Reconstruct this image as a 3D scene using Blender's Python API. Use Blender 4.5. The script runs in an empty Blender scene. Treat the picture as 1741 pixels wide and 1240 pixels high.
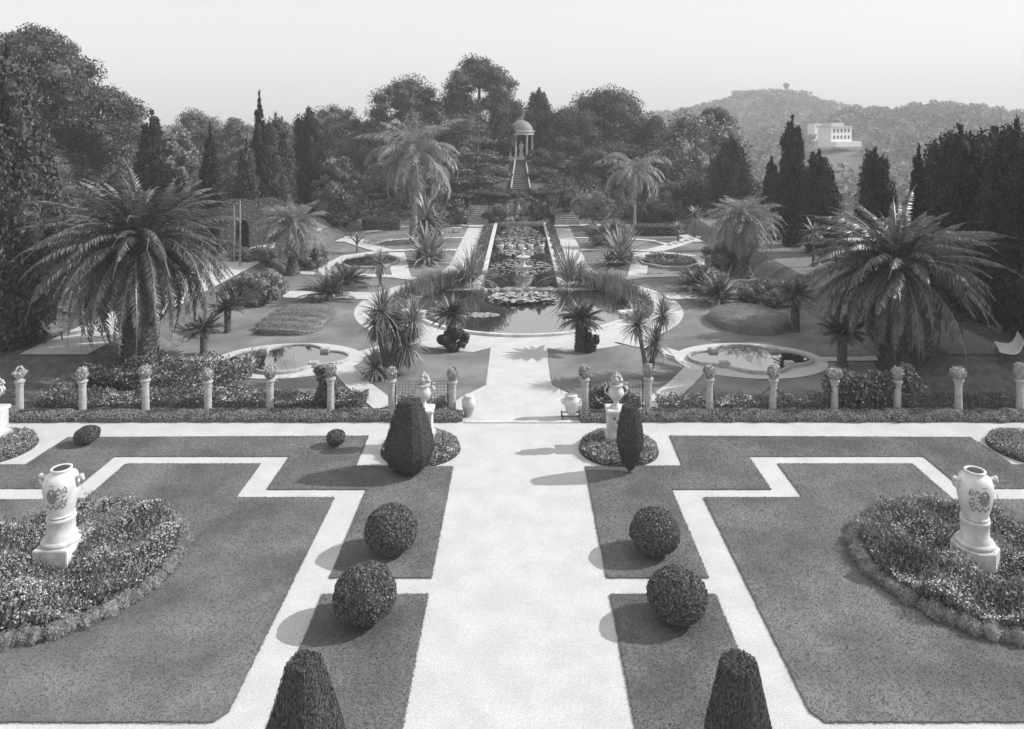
import bpy, bmesh, math
import numpy as np
from mathutils import Vector
RS = np.random.RandomState
PI = math.pi
sc = bpy.context.scene
COL = sc.collection
# ------------------------------------------------------------------ survey helpers (photo pixels -> metres)
VPX, HOR, F, CH = 882.5, 212.0, 1250.0, 9.0
def G(px, py, z=0.0):
    Y = F * (CH - z) / (py - HOR)
    return ((px - VPX) * Y / F, Y)
def PX(px, Y): return (px - VPX) * Y / F
def PZ(py, Y): return CH - (py - HOR) * Y / F

# ------------------------------------------------------------------ materials (black-and-white place: neutral greys)
MATS = {}
def base_mat(name):
    m = bpy.data.materials.new(name); m.use_nodes = True
    nt = m.node_tree; nt.nodes.clear()
    out = nt.nodes.new('ShaderNodeOutputMaterial')
    return m, nt, out
def ramp(nt, a, b, p0=0.3, p1=0.7):
    r = nt.nodes.new('ShaderNodeValToRGB')
    r.color_ramp.elements[0].position = p0; r.color_ramp.elements[1].position = p1
    r.color_ramp.elements[0].color = (a, a, a, 1); r.color_ramp.elements[1].color = (b, b, b, 1)
    return r
def noise(nt, scale, detail=4, rough=0.6):
    tc = nt.nodes.new('ShaderNodeTexCoord'); n = nt.nodes.new('ShaderNodeTexNoise')
    n.inputs['Scale'].default_value = scale; n.inputs['Detail'].default_value = detail; n.inputs['Roughness'].default_value = rough
    nt.links.new(tc.outputs['Object'], n.inputs['Vector'])
    return n
def leaf_mat(name, lo, hi, trans=0.25, rough=0.55, spec=0.35):
    m, nt, out = base_mat(name)
    g = nt.nodes.new('ShaderNodeNewGeometry'); r = ramp(nt, lo, hi, 0.0, 1.0)
    nt.links.new(g.outputs['Random Per Island'], r.inputs[0])
    p = nt.nodes.new('ShaderNodeBsdfPrincipled'); p.inputs['Roughness'].default_value = rough
    p.inputs['Specular IOR Level'].default_value = spec
    t = nt.nodes.new('ShaderNodeBsdfTranslucent'); mx = nt.nodes.new('ShaderNodeMixShader'); mx.inputs[0].default_value = trans
    nt.links.new(r.outputs[0], p.inputs['Base Color']); nt.links.new(r.outputs[0], t.inputs['Color'])
    nt.links.new(p.outputs[0], mx.inputs[1]); nt.links.new(t.outputs[0], mx.inputs[2]); nt.links.new(mx.outputs[0], out.inputs[0])
    return m
def surf_mat(name, lo, hi, scale=8.0, rough=0.85, bump=0.3, bscale=None, big=None, spec=0.3, bdist=0.02):
    m, nt, out = base_mat(name)
    p = nt.nodes.new('ShaderNodeBsdfPrincipled'); p.inputs['Roughness'].default_value = rough
    p.inputs['Specular IOR Level'].default_value = spec
    n = noise(nt, scale); r = ramp(nt, lo, hi); nt.links.new(n.outputs[0], r.inputs[0])
    col = r.outputs[0]
    if big:
        n2 = noise(nt, big[0], 3); r2 = ramp(nt, big[1], big[2], 0.35, 0.65); nt.links.new(n2.outputs[0], r2.inputs[0])
        mul = nt.nodes.new('ShaderNodeMix'); mul.data_type = 'RGBA'; mul.blend_type = 'MULTIPLY'; mul.inputs[0].default_value = 1
        nt.links.new(col, mul.inputs[6]); nt.links.new(r2.outputs[0], mul.inputs[7]); col = mul.outputs[2]
    nt.links.new(col, p.inputs['Base Color'])
    if bump:
        nb = noise(nt, bscale or scale * 2, 5); b = nt.nodes.new('ShaderNodeBump'); b.inputs['Strength'].default_value = bump
        b.inputs['Distance'].default_value = bdist
        nt.links.new(nb.outputs[0], b.inputs['Height']); nt.links.new(b.outputs[0], p.inputs['Normal'])
    nt.links.new(p.outputs[0], out.inputs[0])
    return m
M = dict(
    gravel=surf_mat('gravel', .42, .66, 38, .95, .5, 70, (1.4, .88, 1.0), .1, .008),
    lawnfar=surf_mat('fine_lawn', .17, .25, 30, .95, .3, 90, (0.5, .66, 1.12), .1, .006),  # lawn grey made lighter: grazing sheen and haze put into the colour
    lawn=surf_mat('mown_lawn', .14, .21, 38, .95, .4, 160, (0.55, .62, 1.15), .1, .006),
    field=surf_mat('rough_grass', .09, .19, 3, .95, .8, 12, (0.12, .7, 1.1), .1, .05),
    blade=leaf_mat('grass_blade', .15, .23, .35, .8, .15),
    yew=leaf_mat('clipped_yew', .04, .13, .1, .7, .2),
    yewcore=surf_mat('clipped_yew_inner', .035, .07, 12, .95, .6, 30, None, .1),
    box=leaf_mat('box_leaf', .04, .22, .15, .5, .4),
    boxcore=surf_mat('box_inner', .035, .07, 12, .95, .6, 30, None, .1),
    cyp=leaf_mat('cypress_leaf', .03, .14, .12, .75, .2),
    cypdk=leaf_mat('dark_cypress_leaf', .012, .06, .08, .75, .15),
    pine=leaf_mat('pine_needle', .035, .2, .2, .7, .2),
    broad=leaf_mat('broad_leaf', .05, .29, .25, .5, .4),
    pale=leaf_mat('pale_leaf', .1, .38, .25, .6, .3),
    silver=leaf_mat('silver_cushion', .19, .38, .2, .8, .2),
    forest=leaf_mat('woodland_leaf', .1, .3, .1, .9, .1),
    palm=leaf_mat('palm_leaflet', .05, .2, .25, .42, .5),
    butia=leaf_mat('grey_palm_leaflet', .15, .42, .25, .45, .5),
    cycad=leaf_mat('cycad_leaflet', .05, .14, .15, .4, .5),
    sword=leaf_mat('sword_leaf', .15, .34, .2, .4, .5),
    swordmid=leaf_mat('sword_leaf_dull', .08, .22, .2, .4, .5),
    dead=leaf_mat('dead_leaf', .12, .22, .2, .8, .1),
    bed=leaf_mat('bedding_leaf', .07, .32, .25, .6, .3),
    rose=leaf_mat('rose_leaf', .04, .24, .2, .45, .5),
    blossom=leaf_mat('white_blossom', .55, .85, .3, .7, .2),
    pad=leaf_mat('lily_pad_leaf', .2, .45, .05, .3, .6),
    bark=surf_mat('bark', .06, .17, 9, .95, .9, 18, None, .1, .05),
    palebark=surf_mat('pale_bark', .22, .42, 7, .9, .6, 14, None, .1, .03),
    stone=surf_mat('weathered_stone', .32, .52, 7, .85, .4, 30, (1.2, .8, 1.0)),
    white=surf_mat('white_stone', .5, .74, 5, .7, .3, 25, (2.2, .78, 1.0)),
    glaze=surf_mat('glazed_earthenware', .6, .74, 5, .36, .1, 25, (2.6, .82, 1.0), .5),
    crest=surf_mat('painted_crest', .08, .38, 45, .35, 0, None, None, .5),
    render=surf_mat('limewash', .75, .85, 3, .9, .1, 10),
    dark=surf_mat('dark_opening', .03, .05, 3, .5, 0),
    iron=surf_mat('iron', .05, .1, 20, .6, .2, 40, None, .5),
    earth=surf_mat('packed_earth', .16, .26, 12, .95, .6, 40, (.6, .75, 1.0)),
    lead=surf_mat('dome_lead', .16, .27, 4, .6, .3, 12),
    wood=surf_mat('white_paint', .6, .75, 10, .6, .2, 30),
    soil=surf_mat('soil', .04, .09, 14, .95, .9, 30, None, .1, .03),
    darkrock=surf_mat('mossy_stone', .07, .2, 6, .95, .8, 12, None, .2, .04),
    rock=surf_mat('rockery_stone', .18, .4, 5, .95, .9, 9, None, .2, .06),
)
def water_mat(name, base, ior, bump, sc_=3.0, rough=.02):
    m, nt, out = base_mat(name)
    p = nt.nodes.new('ShaderNodeBsdfPrincipled'); p.inputs['Base Color'].default_value = (base, base, base, 1)
    p.inputs['Roughness'].default_value = rough; p.inputs['IOR'].default_value = ior
    n = noise(nt, sc_, 3); b = nt.nodes.new('ShaderNodeBump'); b.inputs['Strength'].default_value = bump; b.inputs['Distance'].default_value = .02
    nt.links.new(n.outputs[0], b.inputs['Height']); nt.links.new(b.outputs[0], p.inputs['Normal'])
    g = nt.nodes.new('ShaderNodeBsdfGlossy'); g.inputs['Color'].default_value = (.92, .92, .92, 1); g.inputs['Roughness'].default_value = rough; nt.links.new(b.outputs[0], g.inputs['Normal'])
    mx = nt.nodes.new('ShaderNodeMixShader'); mx.inputs[0].default_value = .36; nt.links.new(p.outputs[0], mx.inputs[1]); nt.links.new(g.outputs[0], mx.inputs[2]); nt.links.new(mx.outputs[0], out.inputs[0])
    return m
M['water'] = water_mat('pool_water', .02, 2.2, .02)

# ------------------------------------------------------------------ mesh building
class MB:
    def __init__(s): s.v = []; s.f = []; s.n = 0
    def add(s, V, Fs, mi=0, smooth=False):
        V = np.asarray(V, float).reshape(-1, 3)
        if isinstance(Fs, np.ndarray): Fs = [Fs]
        elif len(Fs) and not isinstance(Fs[0], np.ndarray):
            by = {}
            for f in Fs: by.setdefault(len(f), []).append(f)
            Fs = [np.array(x) for x in by.values()]
        for A in Fs:
            if len(A): s.f.append((np.asarray(A, int) + s.n, mi, smooth))
        s.v.append(V); s.n += len(V)
        return s
    def join(s, o, off=(0, 0, 0), scale=1.0):
        b = s.n
        for A, mi, sm in o.f: s.f.append((A + b, mi, sm))
        s.v += [v * scale + np.array(off) for v in o.v]; s.n += o.n
        return s
    def build(s, name, mats, parent=None, loc=None):
        if not isinstance(mats, (list, tuple)): mats = [mats]
        me = bpy.data.meshes.new(name)
        V = np.concatenate(s.v) if s.v else np.zeros((0, 3))
        me.vertices.add(len(V)); me.vertices.foreach_set('co', V.astype(np.float32).ravel())
        tot = np.concatenate([np.full(len(A), A.shape[1]) for A, _, _ in s.f])
        loops = np.concatenate([A.ravel() for A, _, _ in s.f])
        me.loops.add(len(loops)); me.loops.foreach_set('vertex_index', loops.astype(np.int32))
        me.polygons.add(len(tot))
        st = np.concatenate([[0], np.cumsum(tot)[:-1]])
        me.polygons.foreach_set('loop_start', st.astype(np.int32)); me.polygons.foreach_set('loop_total', tot.astype(np.int32))
        me.polygons.foreach_set('material_index', np.concatenate([np.full(len(A), mi) for A, mi, _ in s.f]).astype(np.int32))
        me.polygons.foreach_set('use_smooth', np.concatenate([np.full(len(A), sm) for A, _, sm in s.f]))
        for m in mats: me.materials.append(m)
        me.update(calc_edges=True)
        o = bpy.data.objects.new(name, me); COL.objects.link(o)
        if parent is not None: o.parent = parent
        if loc is not None: o.location = loc
        return o
def thing(name, label, cat, loc=(0, 0, 0), group=None, rz=0.0):
    o = bpy.data.objects.new(name, None); COL.objects.link(o); o.empty_display_size = .2
    o.location = loc; o.rotation_euler[2] = rz; o['label'] = label; o['category'] = cat
    if group: o['group'] = group
    return o
def tag(o, label, cat, group=None, kind=None):
    o['label'] = label; o['category'] = cat
    if group: o['group'] = group
    if kind: o['kind'] = kind
    return o
def struct(o): o['kind'] = 'structure'; return o
def kids(o): return [c for c in bpy.data.objects if c.parent is o]
def dup(root, loc, label, rz=None, scale=None, group=None):
    def cp(o, par):
        c = o.copy(); COL.objects.link(c)
        if par is not None: c.parent = par
        for k in kids(o): cp(k, c)
        return c
    r = cp(root, None); r.location = loc
    if rz is not None: r.rotation_euler[2] = rz
    if scale is not None: r.scale = scale if isinstance(scale, tuple) else (scale,) * 3
    r['label'] = label
    if group: r['group'] = group
    return r

def nrm(a): return a / np.maximum(np.linalg.norm(a, axis=-1, keepdims=True), 1e-9)
def leaves(C, Dn, N, L, W):
    """rhombic leaf quads: centres C, long axis D, facing N"""
    D = nrm(Dn); S = nrm(np.cross(D, N)); L = np.asarray(L).reshape(-1, 1); W = np.asarray(W).reshape(-1, 1)
    n = len(C); V = np.stack([C - D * L * .5, C + S * W * .5 - D * L * .05, C + D * L * .5, C - S * W * .5 - D * L * .05], 1)
    return V.reshape(-1, 3), np.arange(n * 4).reshape(n, 4)
def ico(sub=2):
    bm = bmesh.new(); bmesh.ops.create_icosphere(bm, subdivisions=sub, radius=1)
    V = np.array([v.co[:] for v in bm.verts]); Fa = np.array([[v.index for v in f.verts] for f in bm.faces]); bm.free()
    return V, Fa
ICO1, ICO2, ICO3 = ico(1), ico(2), ico(3)
def box(mb, cx, cy, z0, sx, sy, sz, mi=0, bev=0.0):
    bm = bmesh.new(); bmesh.ops.create_cube(bm, size=1)
    for v in bm.verts: v.co = (cx + v.co.x * sx, cy + v.co.y * sy, z0 + (v.co.z + .5) * sz)
    if bev: bmesh.ops.bevel(bm, geom=bm.edges[:], offset=bev, segments=2, affect='EDGES')
    bm.verts.index_update()
    mb.add([v.co[:] for v in bm.verts], [[v.index for v in f.verts] for f in bm.faces], mi); bm.free(); return mb
def lathe(mb, prof, n=24, c=(0, 0, 0), mi=0, smooth=True, ph=0.0, lob=0.0, nl=8):
    prof = np.array(prof, float); a = np.arange(n) * 2 * PI / n + ph
    k = len(prof); sc1 = 1 + lob * np.cos(a * nl)
    V = np.zeros((k, n, 3)); V[:, :, 0] = prof[:, :1] * np.cos(a) * sc1 + c[0]; V[:, :, 1] = prof[:, :1] * np.sin(a) * sc1 + c[1]; V[:, :, 2] = prof[:, 1:] + c[2]
    i, j = np.meshgrid(np.arange(k - 1), np.arange(n), indexing='ij'); j2 = (j + 1) % n
    Q = np.stack([i * n + j, i * n + j2, (i + 1) * n + j2, (i + 1) * n + j], -1).reshape(-1, 4)
    mb.add(V.reshape(-1, 3), Q, mi, smooth)
    mb.add(V[-1], np.arange(n)[None, :], mi); mb.add(V[0], np.arange(n)[::-1][None, :], mi)
    return mb
def tube(mb, pts, rad, n=8, mi=0, smooth=True):
    P = np.array(pts, float); k = len(P); rad = np.broadcast_to(np.array(rad, float), (k,))
    T = nrm(np.gradient(P, axis=0)); up = np.array([0.31, 0.17, 1.0]) if abs(T[0][2]) < .9 else np.array([1., .2, 0.])
    A = nrm(np.cross(T, up)); B = np.cross(T, A); a = np.arange(n) * 2 * PI / n
    V = P[:, None] + rad[:, None, None] * (A[:, None] * np.cos(a)[None, :, None] + B[:, None] * np.sin(a)[None, :, None])
    i, j = np.meshgrid(np.arange(k - 1), np.arange(n), indexing='ij'); j2 = (j + 1) % n
    Q = np.stack([i * n + j, i * n + j2, (i + 1) * n + j2, (i + 1) * n + j], -1).reshape(-1, 4)
    mb.add(V.reshape(-1, 3), Q, mi, smooth)
    mb.add(V[-1], np.arange(n)[None, :], mi); mb.add(V[0], np.arange(n)[::-1][None, :], mi); return mb
def tri_of(V, Fs):
    T = []
    for A in ([Fs] if isinstance(Fs, np.ndarray) else Fs):
        for k in range(1, A.shape[1] - 1): T.append(A[:, [0, k, k + 1]])
    return np.concatenate(T)
def sample(V, T, N, rng):
    a, b, c = V[T[:, 0]], V[T[:, 1]], V[T[:, 2]]; nn = np.cross(b - a, c - a); ar = np.linalg.norm(nn, axis=1)
    i = rng.choice(len(T), N, p=ar / ar.sum()); u, v = rng.rand(N, 1), rng.rand(N, 1); m = (u + v) > 1; u = np.where(m, 1 - u, u); v = np.where(m, 1 - v, v)
    return a[i] + (b[i] - a[i]) * u + (c[i] - a[i]) * v, nrm(nn[i])
def coat(mb, V, T, N, L, W, rng, jit=.7, out=.0, mi=0, along=None, al=0.0):
    """leaf cover over a surface"""
    P, n = sample(V, T, N, rng); nn = nrm(n + rng.randn(N, 3) * jit); D = rng.randn(N, 3)
    if along is not None: D = D * (1 - al) + np.array(along) * al * 2
    D = nrm(D - nn * (D * nn).sum(1, keepdims=True) * .7 + n * .25) if along is None else nrm(D - n * (D * n).sum(1, keepdims=True) + n * .12)
    s = .6 + .8 * rng.rand(N)
    P = P + n * (rng.rand(N, 1) - .45) * L * .6 + n * out
    mb.add(*leaves(P, D, nn, L * s, W * s), mi)
def poly_mesh(pts, z0, z1):
    """flat slab with vertical edges from an outline"""
    bm = bmesh.new(); vs = [bm.verts.new((x, y, z1)) for x, y in pts]; f = bm.faces.new(vs); f.normal_update()
    if f.normal.z < 0: f.normal_flip()
    bmesh.ops.triangulate(bm, faces=bm.faces[:]); bm.verts.index_update()
    V = np.array([v.co[:] for v in bm.verts]); T = np.array([[v.index for v in f.verts] for f in bm.faces]); bm.free()
    mb = MB(); mb.add(V, T); n = len(pts)
    W = np.array([(x, y, z1) for x, y in pts] + [(x, y, z0) for x, y in pts])
    mb.add(W, np.array([[i, (i + 1) % n, n + (i + 1) % n, n + i] for i in range(n)]))
    return mb, V, T
def wob(pts, step=.25, amp=.025, rng=None):
    """resample an outline and make its edge slightly uneven"""
    out = []; n = len(pts)
    for i in range(n):
        a, b = np.array(pts[i]), np.array(pts[(i + 1) % n]); k = max(1, int(np.linalg.norm(b - a) / step))
        for j in range(k): out.append(a + (b - a) * j / k + (rng.randn(2) * amp if rng is not None else 0))
    return [tuple(p) for p in out]

# ------------------------------------------------------------------ terrain
def sst(a, b, x): t = np.clip((x - a) / (b - a), 0, 1); return t * t * (3 - 2 * t)
RA = np.array([(-400, 214), (300, 212), (700, 210), (1000, 203), (1095, 192), (1160, 182), (1220, 168), (1260, 155), (1310, 152), (1370, 157), (1400, 170), (1450, 176), (1600, 190), (2300, 200)], float)
RB = np.array([(-400, 240), (1000, 235), (1250, 225), (1380, 205), (1440, 188), (1500, 186), (1530, 184), (1560, 176), (1620, 176), (1741, 190), (2300, 200)], float)
def gz(X, Y):
    X = np.asarray(X, float); Y = np.asarray(Y, float); ax = np.abs(X)
    z = .75 * sst(13.9, 15.3, ax) * sst(23.6, 26.2, Y) * (1 - sst(64, 70, Y))
    z = z - sst(22, 60, X) * 9 * sst(20, 60, Y) - sst(26, 70, -X) * 3
    hill = np.interp(Y, [66.8, 72, 80, 84, 110, 160], [0, 2.75, 4.95, 5.15, 5.2, 0.0]) * np.exp(-(X / 15) ** 2)
    z = z + hill
    px = VPX + F * X / np.maximum(Y, 20)
    za = CH - (np.interp(px, RA[:, 0], RA[:, 1]) - HOR) * 560 / F - 5
    zb = CH - (np.interp(px, RB[:, 0], RB[:, 1]) - HOR) * 380 / F - 4
    base = -9.0
    ha = base + (za - base) * sst(250, 560, Y); hb = base + (zb - base) * sst(150, 380, Y) * (1 - .6 * sst(400, 560, Y))
    far = np.maximum(ha, hb) + 1.2 * np.sin(X * .05 + 1) * np.sin(Y * .043)
    w = sst(95, 170, Y)
    return z * (1 - w) + far * w
xs = np.unique(np.concatenate([np.arange(-30, 30.1, .7), np.array([-15.3, -13.9, 13.9, 15.3]), np.sign(np.linspace(-1, 1, 90)) * (30 + 770 * np.abs(np.linspace(-1, 1, 90)) ** 2)]))
ys = np.unique(np.concatenate([np.arange(-12, 112, .7), 112 + 790 * np.linspace(0, 1, 90) ** 1.5]))
gx, gy = np.meshgrid(xs, ys); V = np.stack([gx, gy, gz(gx, gy)], -1).reshape(-1, 3)
nx, ny = len(xs), len(ys); i, j = np.meshgrid(np.arange(ny - 1), np.arange(nx - 1), indexing='ij')
Q = np.stack([i * nx + j, i * nx + j + 1, (i + 1) * nx + j + 1, (i + 1) * nx + j], -1).reshape(-1, 4)
struct(MB().add(V, Q, 0, True).build('ground', M['field']))

# ------------------------------------------------------------------ gravel, lawns
rg = RS(5)
mb = MB(); mb.add([(-23, 4, .004), (23, 4, .004), (23, 22.75, .004), (-23, 22.75, .004), (-13.8, 22.75, .004), (13.8, 22.75, .004), (13.8, 66.5, .004), (-13.8, 66.5, .004)], [[0, 1, 2, 3], [4, 5, 6, 7]])
struct(mb.build('gravel_path', M['gravel']))
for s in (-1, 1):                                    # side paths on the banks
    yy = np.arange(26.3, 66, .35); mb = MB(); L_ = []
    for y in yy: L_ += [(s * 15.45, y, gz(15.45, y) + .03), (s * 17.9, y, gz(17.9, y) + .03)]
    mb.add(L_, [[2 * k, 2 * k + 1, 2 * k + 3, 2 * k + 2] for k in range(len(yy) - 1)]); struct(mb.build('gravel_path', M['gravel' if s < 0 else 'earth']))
lawn_front = []
def lawn(pts, blades, rng, z1=.03):
    pp = wob(pts, .1, .006, rng); mb, V, T = poly_mesh(pp, .0, z1); o = struct(mb.build('lawn', M['lawn' if blades else 'lawnfar']))
    if blades: lawn_front.append((V, T, int(blades * .9), pts, z1))
for s in (-1, 1):
    m = lambda P: [(s * x, y) for x, y in P]
    lawn(m([(1.74, 7.5), (3.75, 7.5), (3.75, 14.05), (1.74, 14.05)]), 26000, rg)
    lawn(m([(1.74, 14.57), (3.75, 14.57), (3.75, 18.1), (6.2, 18.1), (6.2, 19.9), (10.95, 19.9), (10.95, 18.15), (17, 18.15), (17, 19.4), (13.03, 19.4), (12.95, 21.1), (4.35, 21.2), (4.3, 19.35), (1.74, 19.3)]), 52000, rg)
    lawn(m([(4.6, 11.05), (4.45, 11.25), (4.45, 17.7), (6.83, 17.7), (6.85, 19.46), (10.4, 19.46), (10.4, 17.6), (14.3, 17.6), (14.3, 11.05)]), 90000, rg)
    # middle garden lawn: from the columns to the far end of the canal
    P = [(1.14, 25.4), (1.14, 29.6)]
    for a in np.linspace(math.radians(-77), math.radians(48), 26): P.append((.0 + 8.05 * math.cos(a), 36.7 + 7.9 * math.sin(a)))
    P += [(4.7, 45.2), (4.45, 47), (4.45, 65.5), (13.8, 65.5), (13.8, 23.4), (2.3, 23.4), (1.9, 24.3)]
    lawn(m(P), 0, rg)
mb = MB(); gb = 0
for V, T, N, ol, zt in lawn_front:
    P, n = sample(V, T, N, rg); E = []
    for a, b in zip(ol, ol[1:] + ol[:1]):
        k = int(math.dist(a, b) * 260); f = rg.rand(k, 1); E.append(np.array([a]) * (1 - f) + np.array([b]) * f + rg.randn(k, 2) * .013)
    E = np.concatenate(E); P = np.concatenate([P, np.c_[E, np.full(len(E), zt - .012)]]); N = len(P); h = .008 + .018 * rg.rand(N, 1); a = rg.rand(N) * 2 * PI
    S = np.stack([np.cos(a), np.sin(a), 0 * a], 1) * (.005 + .006 * rg.rand(N, 1)); lean = rg.randn(N, 3) * .014; lean[:, 2] = 0
    mb.add(np.stack([P - S, P + S, P + lean + np.array([0, 0, 1]) * h], 1).reshape(-1, 3), np.arange(N * 3).reshape(N, 3))
tag(mb.build('grass', M['blade']), 'short mown grass covering the front parterre lawns', 'grass', None, 'stuff')

def strip(pts, w, z=.05, rng=rg, name='gravel_path', mat='gravel'):
    P = np.array(pts, float); out = [P[0]]
    for a, b in zip(P[:-1], P[1:]):
        k = max(1, int(np.linalg.norm(b - a) / .5))
        for j in range(1, k + 1): out.append(a + (b - a) * j / k)
    P = np.array(out); T = nrm(np.gradient(P, axis=0)); N = np.stack([-T[:, 1], T[:, 0]], 1); ww = np.broadcast_to(w, (len(P),))
    L_ = P + N * (ww / 2)[:, None] + rng.randn(len(P), 1) * .02; R_ = P - N * (ww / 2)[:, None]
    V = np.zeros((len(P) * 2, 3)); V[0::2, :2] = L_; V[1::2, :2] = R_; V[:, 2] = z
    return struct(MB().add(V, [[2 * k, 2 * k + 1, 2 * k + 3, 2 * k + 2] for k in range(len(P) - 1)]).build(name, M[mat]))
def ell(cx, cy, a, b, n=48): return [(cx + a * math.cos(t), cy + b * math.sin(t)) for t in np.arange(n) * 2 * PI / n]
def disc(pts, z, mat, name): return struct(poly_mesh(pts, z - .003, z)[0].build(name, M[mat]))
zz = .05
for s in (-1, 1):
    m = lambda P: [(s * x, y) for x, y in P]
    disc(ell(s * 8.8, 28, 2.85, 2.12), .0500, 'gravel', 'gravel_path')
    strip(m([(6.4, 28.4), (5.3, 29.6), (4.2, 30.6)]), .75, .054)
    strip(m([(6.6, 27.2), (5.6, 25.4), (4.2, 23.3)]), .8, .058)
    strip(m([(11.3, 28), (13.7, 28.1)]), .5, .062)
    strip(m([(7.6, 38.4), (10, 38.7), (13.75, 38.8)]), 1.5, .054)
    strip(m([(6.0, 42.6), (7.2, 43.3), (9.0, 43.6), (11.5, 43.9), (13.7, 44.5)]), .75, .066)
    strip(m([(6.9, 43.2), (7.3, 45), (7.9, 48.2), (8.6, 51.5)]), 1.1, .070)
    strip(m([(11.6, 44), (12.2, 46), (11.7, 50), (9.5, 52), (7.2, 52.5), (4.4, 52.4)]), .75, .074)
    strip(m([(4.4, 47.5), (7.6, 47.6)]), .35, .062)
    strip(m([(9.5, 52), (11.5, 54.5), (13.5, 57.5)]), 1.3, .078)
    strip(m([(11.2, 54.5), (10.2, 56.6), (8, 57.8), (4.4, 58)]), .6, .082)
    strip(m([(4.4, 65.2), (8, 65), (11, 63.5), (13, 60.5), (13.7, 56)]), .9, .086)
strip([(-4.4, 64.8), (-2.6, 64.8)], 1.4, .0901); strip([(4.4, 64.8), (2.6, 64.8)], 1.4, .0901)
# thin stone sill across the central path at the columns
mb = MB(); box(mb, .1, 22.22, 0, 3.5, .16, .035, 0, .01); struct(mb.build('path_kerb', M['white']))

# ------------------------------------------------------------------ light, sky, camera, haze
EL, AZ = math.radians(36), math.radians(80)
tos = Vector((math.sin(AZ) * math.cos(EL), math.cos(AZ) * math.cos(EL), math.sin(EL)))
sd = bpy.data.lights.new('sun', 'SUN'); sd.energy = 3.5; sd.angle = math.radians(.55); sd.color = (1, 1, 1)
so = bpy.data.objects.new('sun', sd); COL.objects.link(so); so.rotation_euler = tos.to_track_quat('Z', 'Y').to_euler(); so.location = (30, 10, 40)
w = bpy.data.worlds.new('World'); sc.world = w; w.use_nodes = True; nt = w.node_tree
bg = nt.nodes['Background']; sk = nt.nodes.new('ShaderNodeTexSky'); sk.sky_type = 'NISHITA'; sk.sun_disc = False
sk.sun_elevation = EL; sk.sun_rotation = AZ; sk.air_density = 1.6; sk.dust_density = 2.0
bw = nt.nodes.new('ShaderNodeRGBToBW'); nt.links.new(sk.outputs[0], bw.inputs[0]); pw_ = nt.nodes.new('ShaderNodeMath'); pw_.operation = 'POWER'; pw_.inputs[1].default_value = .22; ml = nt.nodes.new('ShaderNodeMath'); ml.operation = 'MULTIPLY'; ml.inputs[1].default_value = 8 ** .78
nt.links.new(bw.outputs[0], pw_.inputs[0]); nt.links.new(pw_.outputs[0], ml.inputs[0]); nt.links.new(ml.outputs[0], bg.inputs[0]); bg.inputs[1].default_value = .089
cd = bpy.data.cameras.new('camera'); cam = bpy.data.objects.new('camera', cd); COL.objects.link(cam); sc.camera = cam
cam.location = (0, 0, CH); cam.rotation_euler = (PI / 2, 0, 0)
cd.sensor_width = 36; cd.lens = 36 * F / 1741; cd.shift_y = -(620 - HOR) / 1741; cd.shift_x = -(VPX - 870.5) / 1741
cd.clip_end = 5000; cd.clip_start = .1
sc.view_settings.view_transform = 'Standard'; sc.view_settings.look = 'None'; sc.view_settings.exposure = .58; sc.view_settings.gamma = 1
sc.cycles.use_denoising = True; sc.cycles.max_bounces = 6; sc.cycles.volume_bounces = 0; sc.cycles.transparent_max_bounces = 4
mb = MB(); box(mb, 0, 445, -16, 1640, 930, 70)
m_, nt, out = base_mat('haze'); pv = nt.nodes.new('ShaderNodeVolumePrincipled'); pv.inputs['Density'].default_value = .0011
pv.inputs['Color'].default_value = (.9, .9, .9, 1); nt.links.new(pv.outputs[0], out.inputs['Volume'])
hz = mb.build('haze', m_); hz['kind'] = 'stuff'; hz['label'] = 'pale summer haze over the distant wooded hills'; hz['category'] = 'haze'
hz.display_type = 'WIRE'
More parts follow.
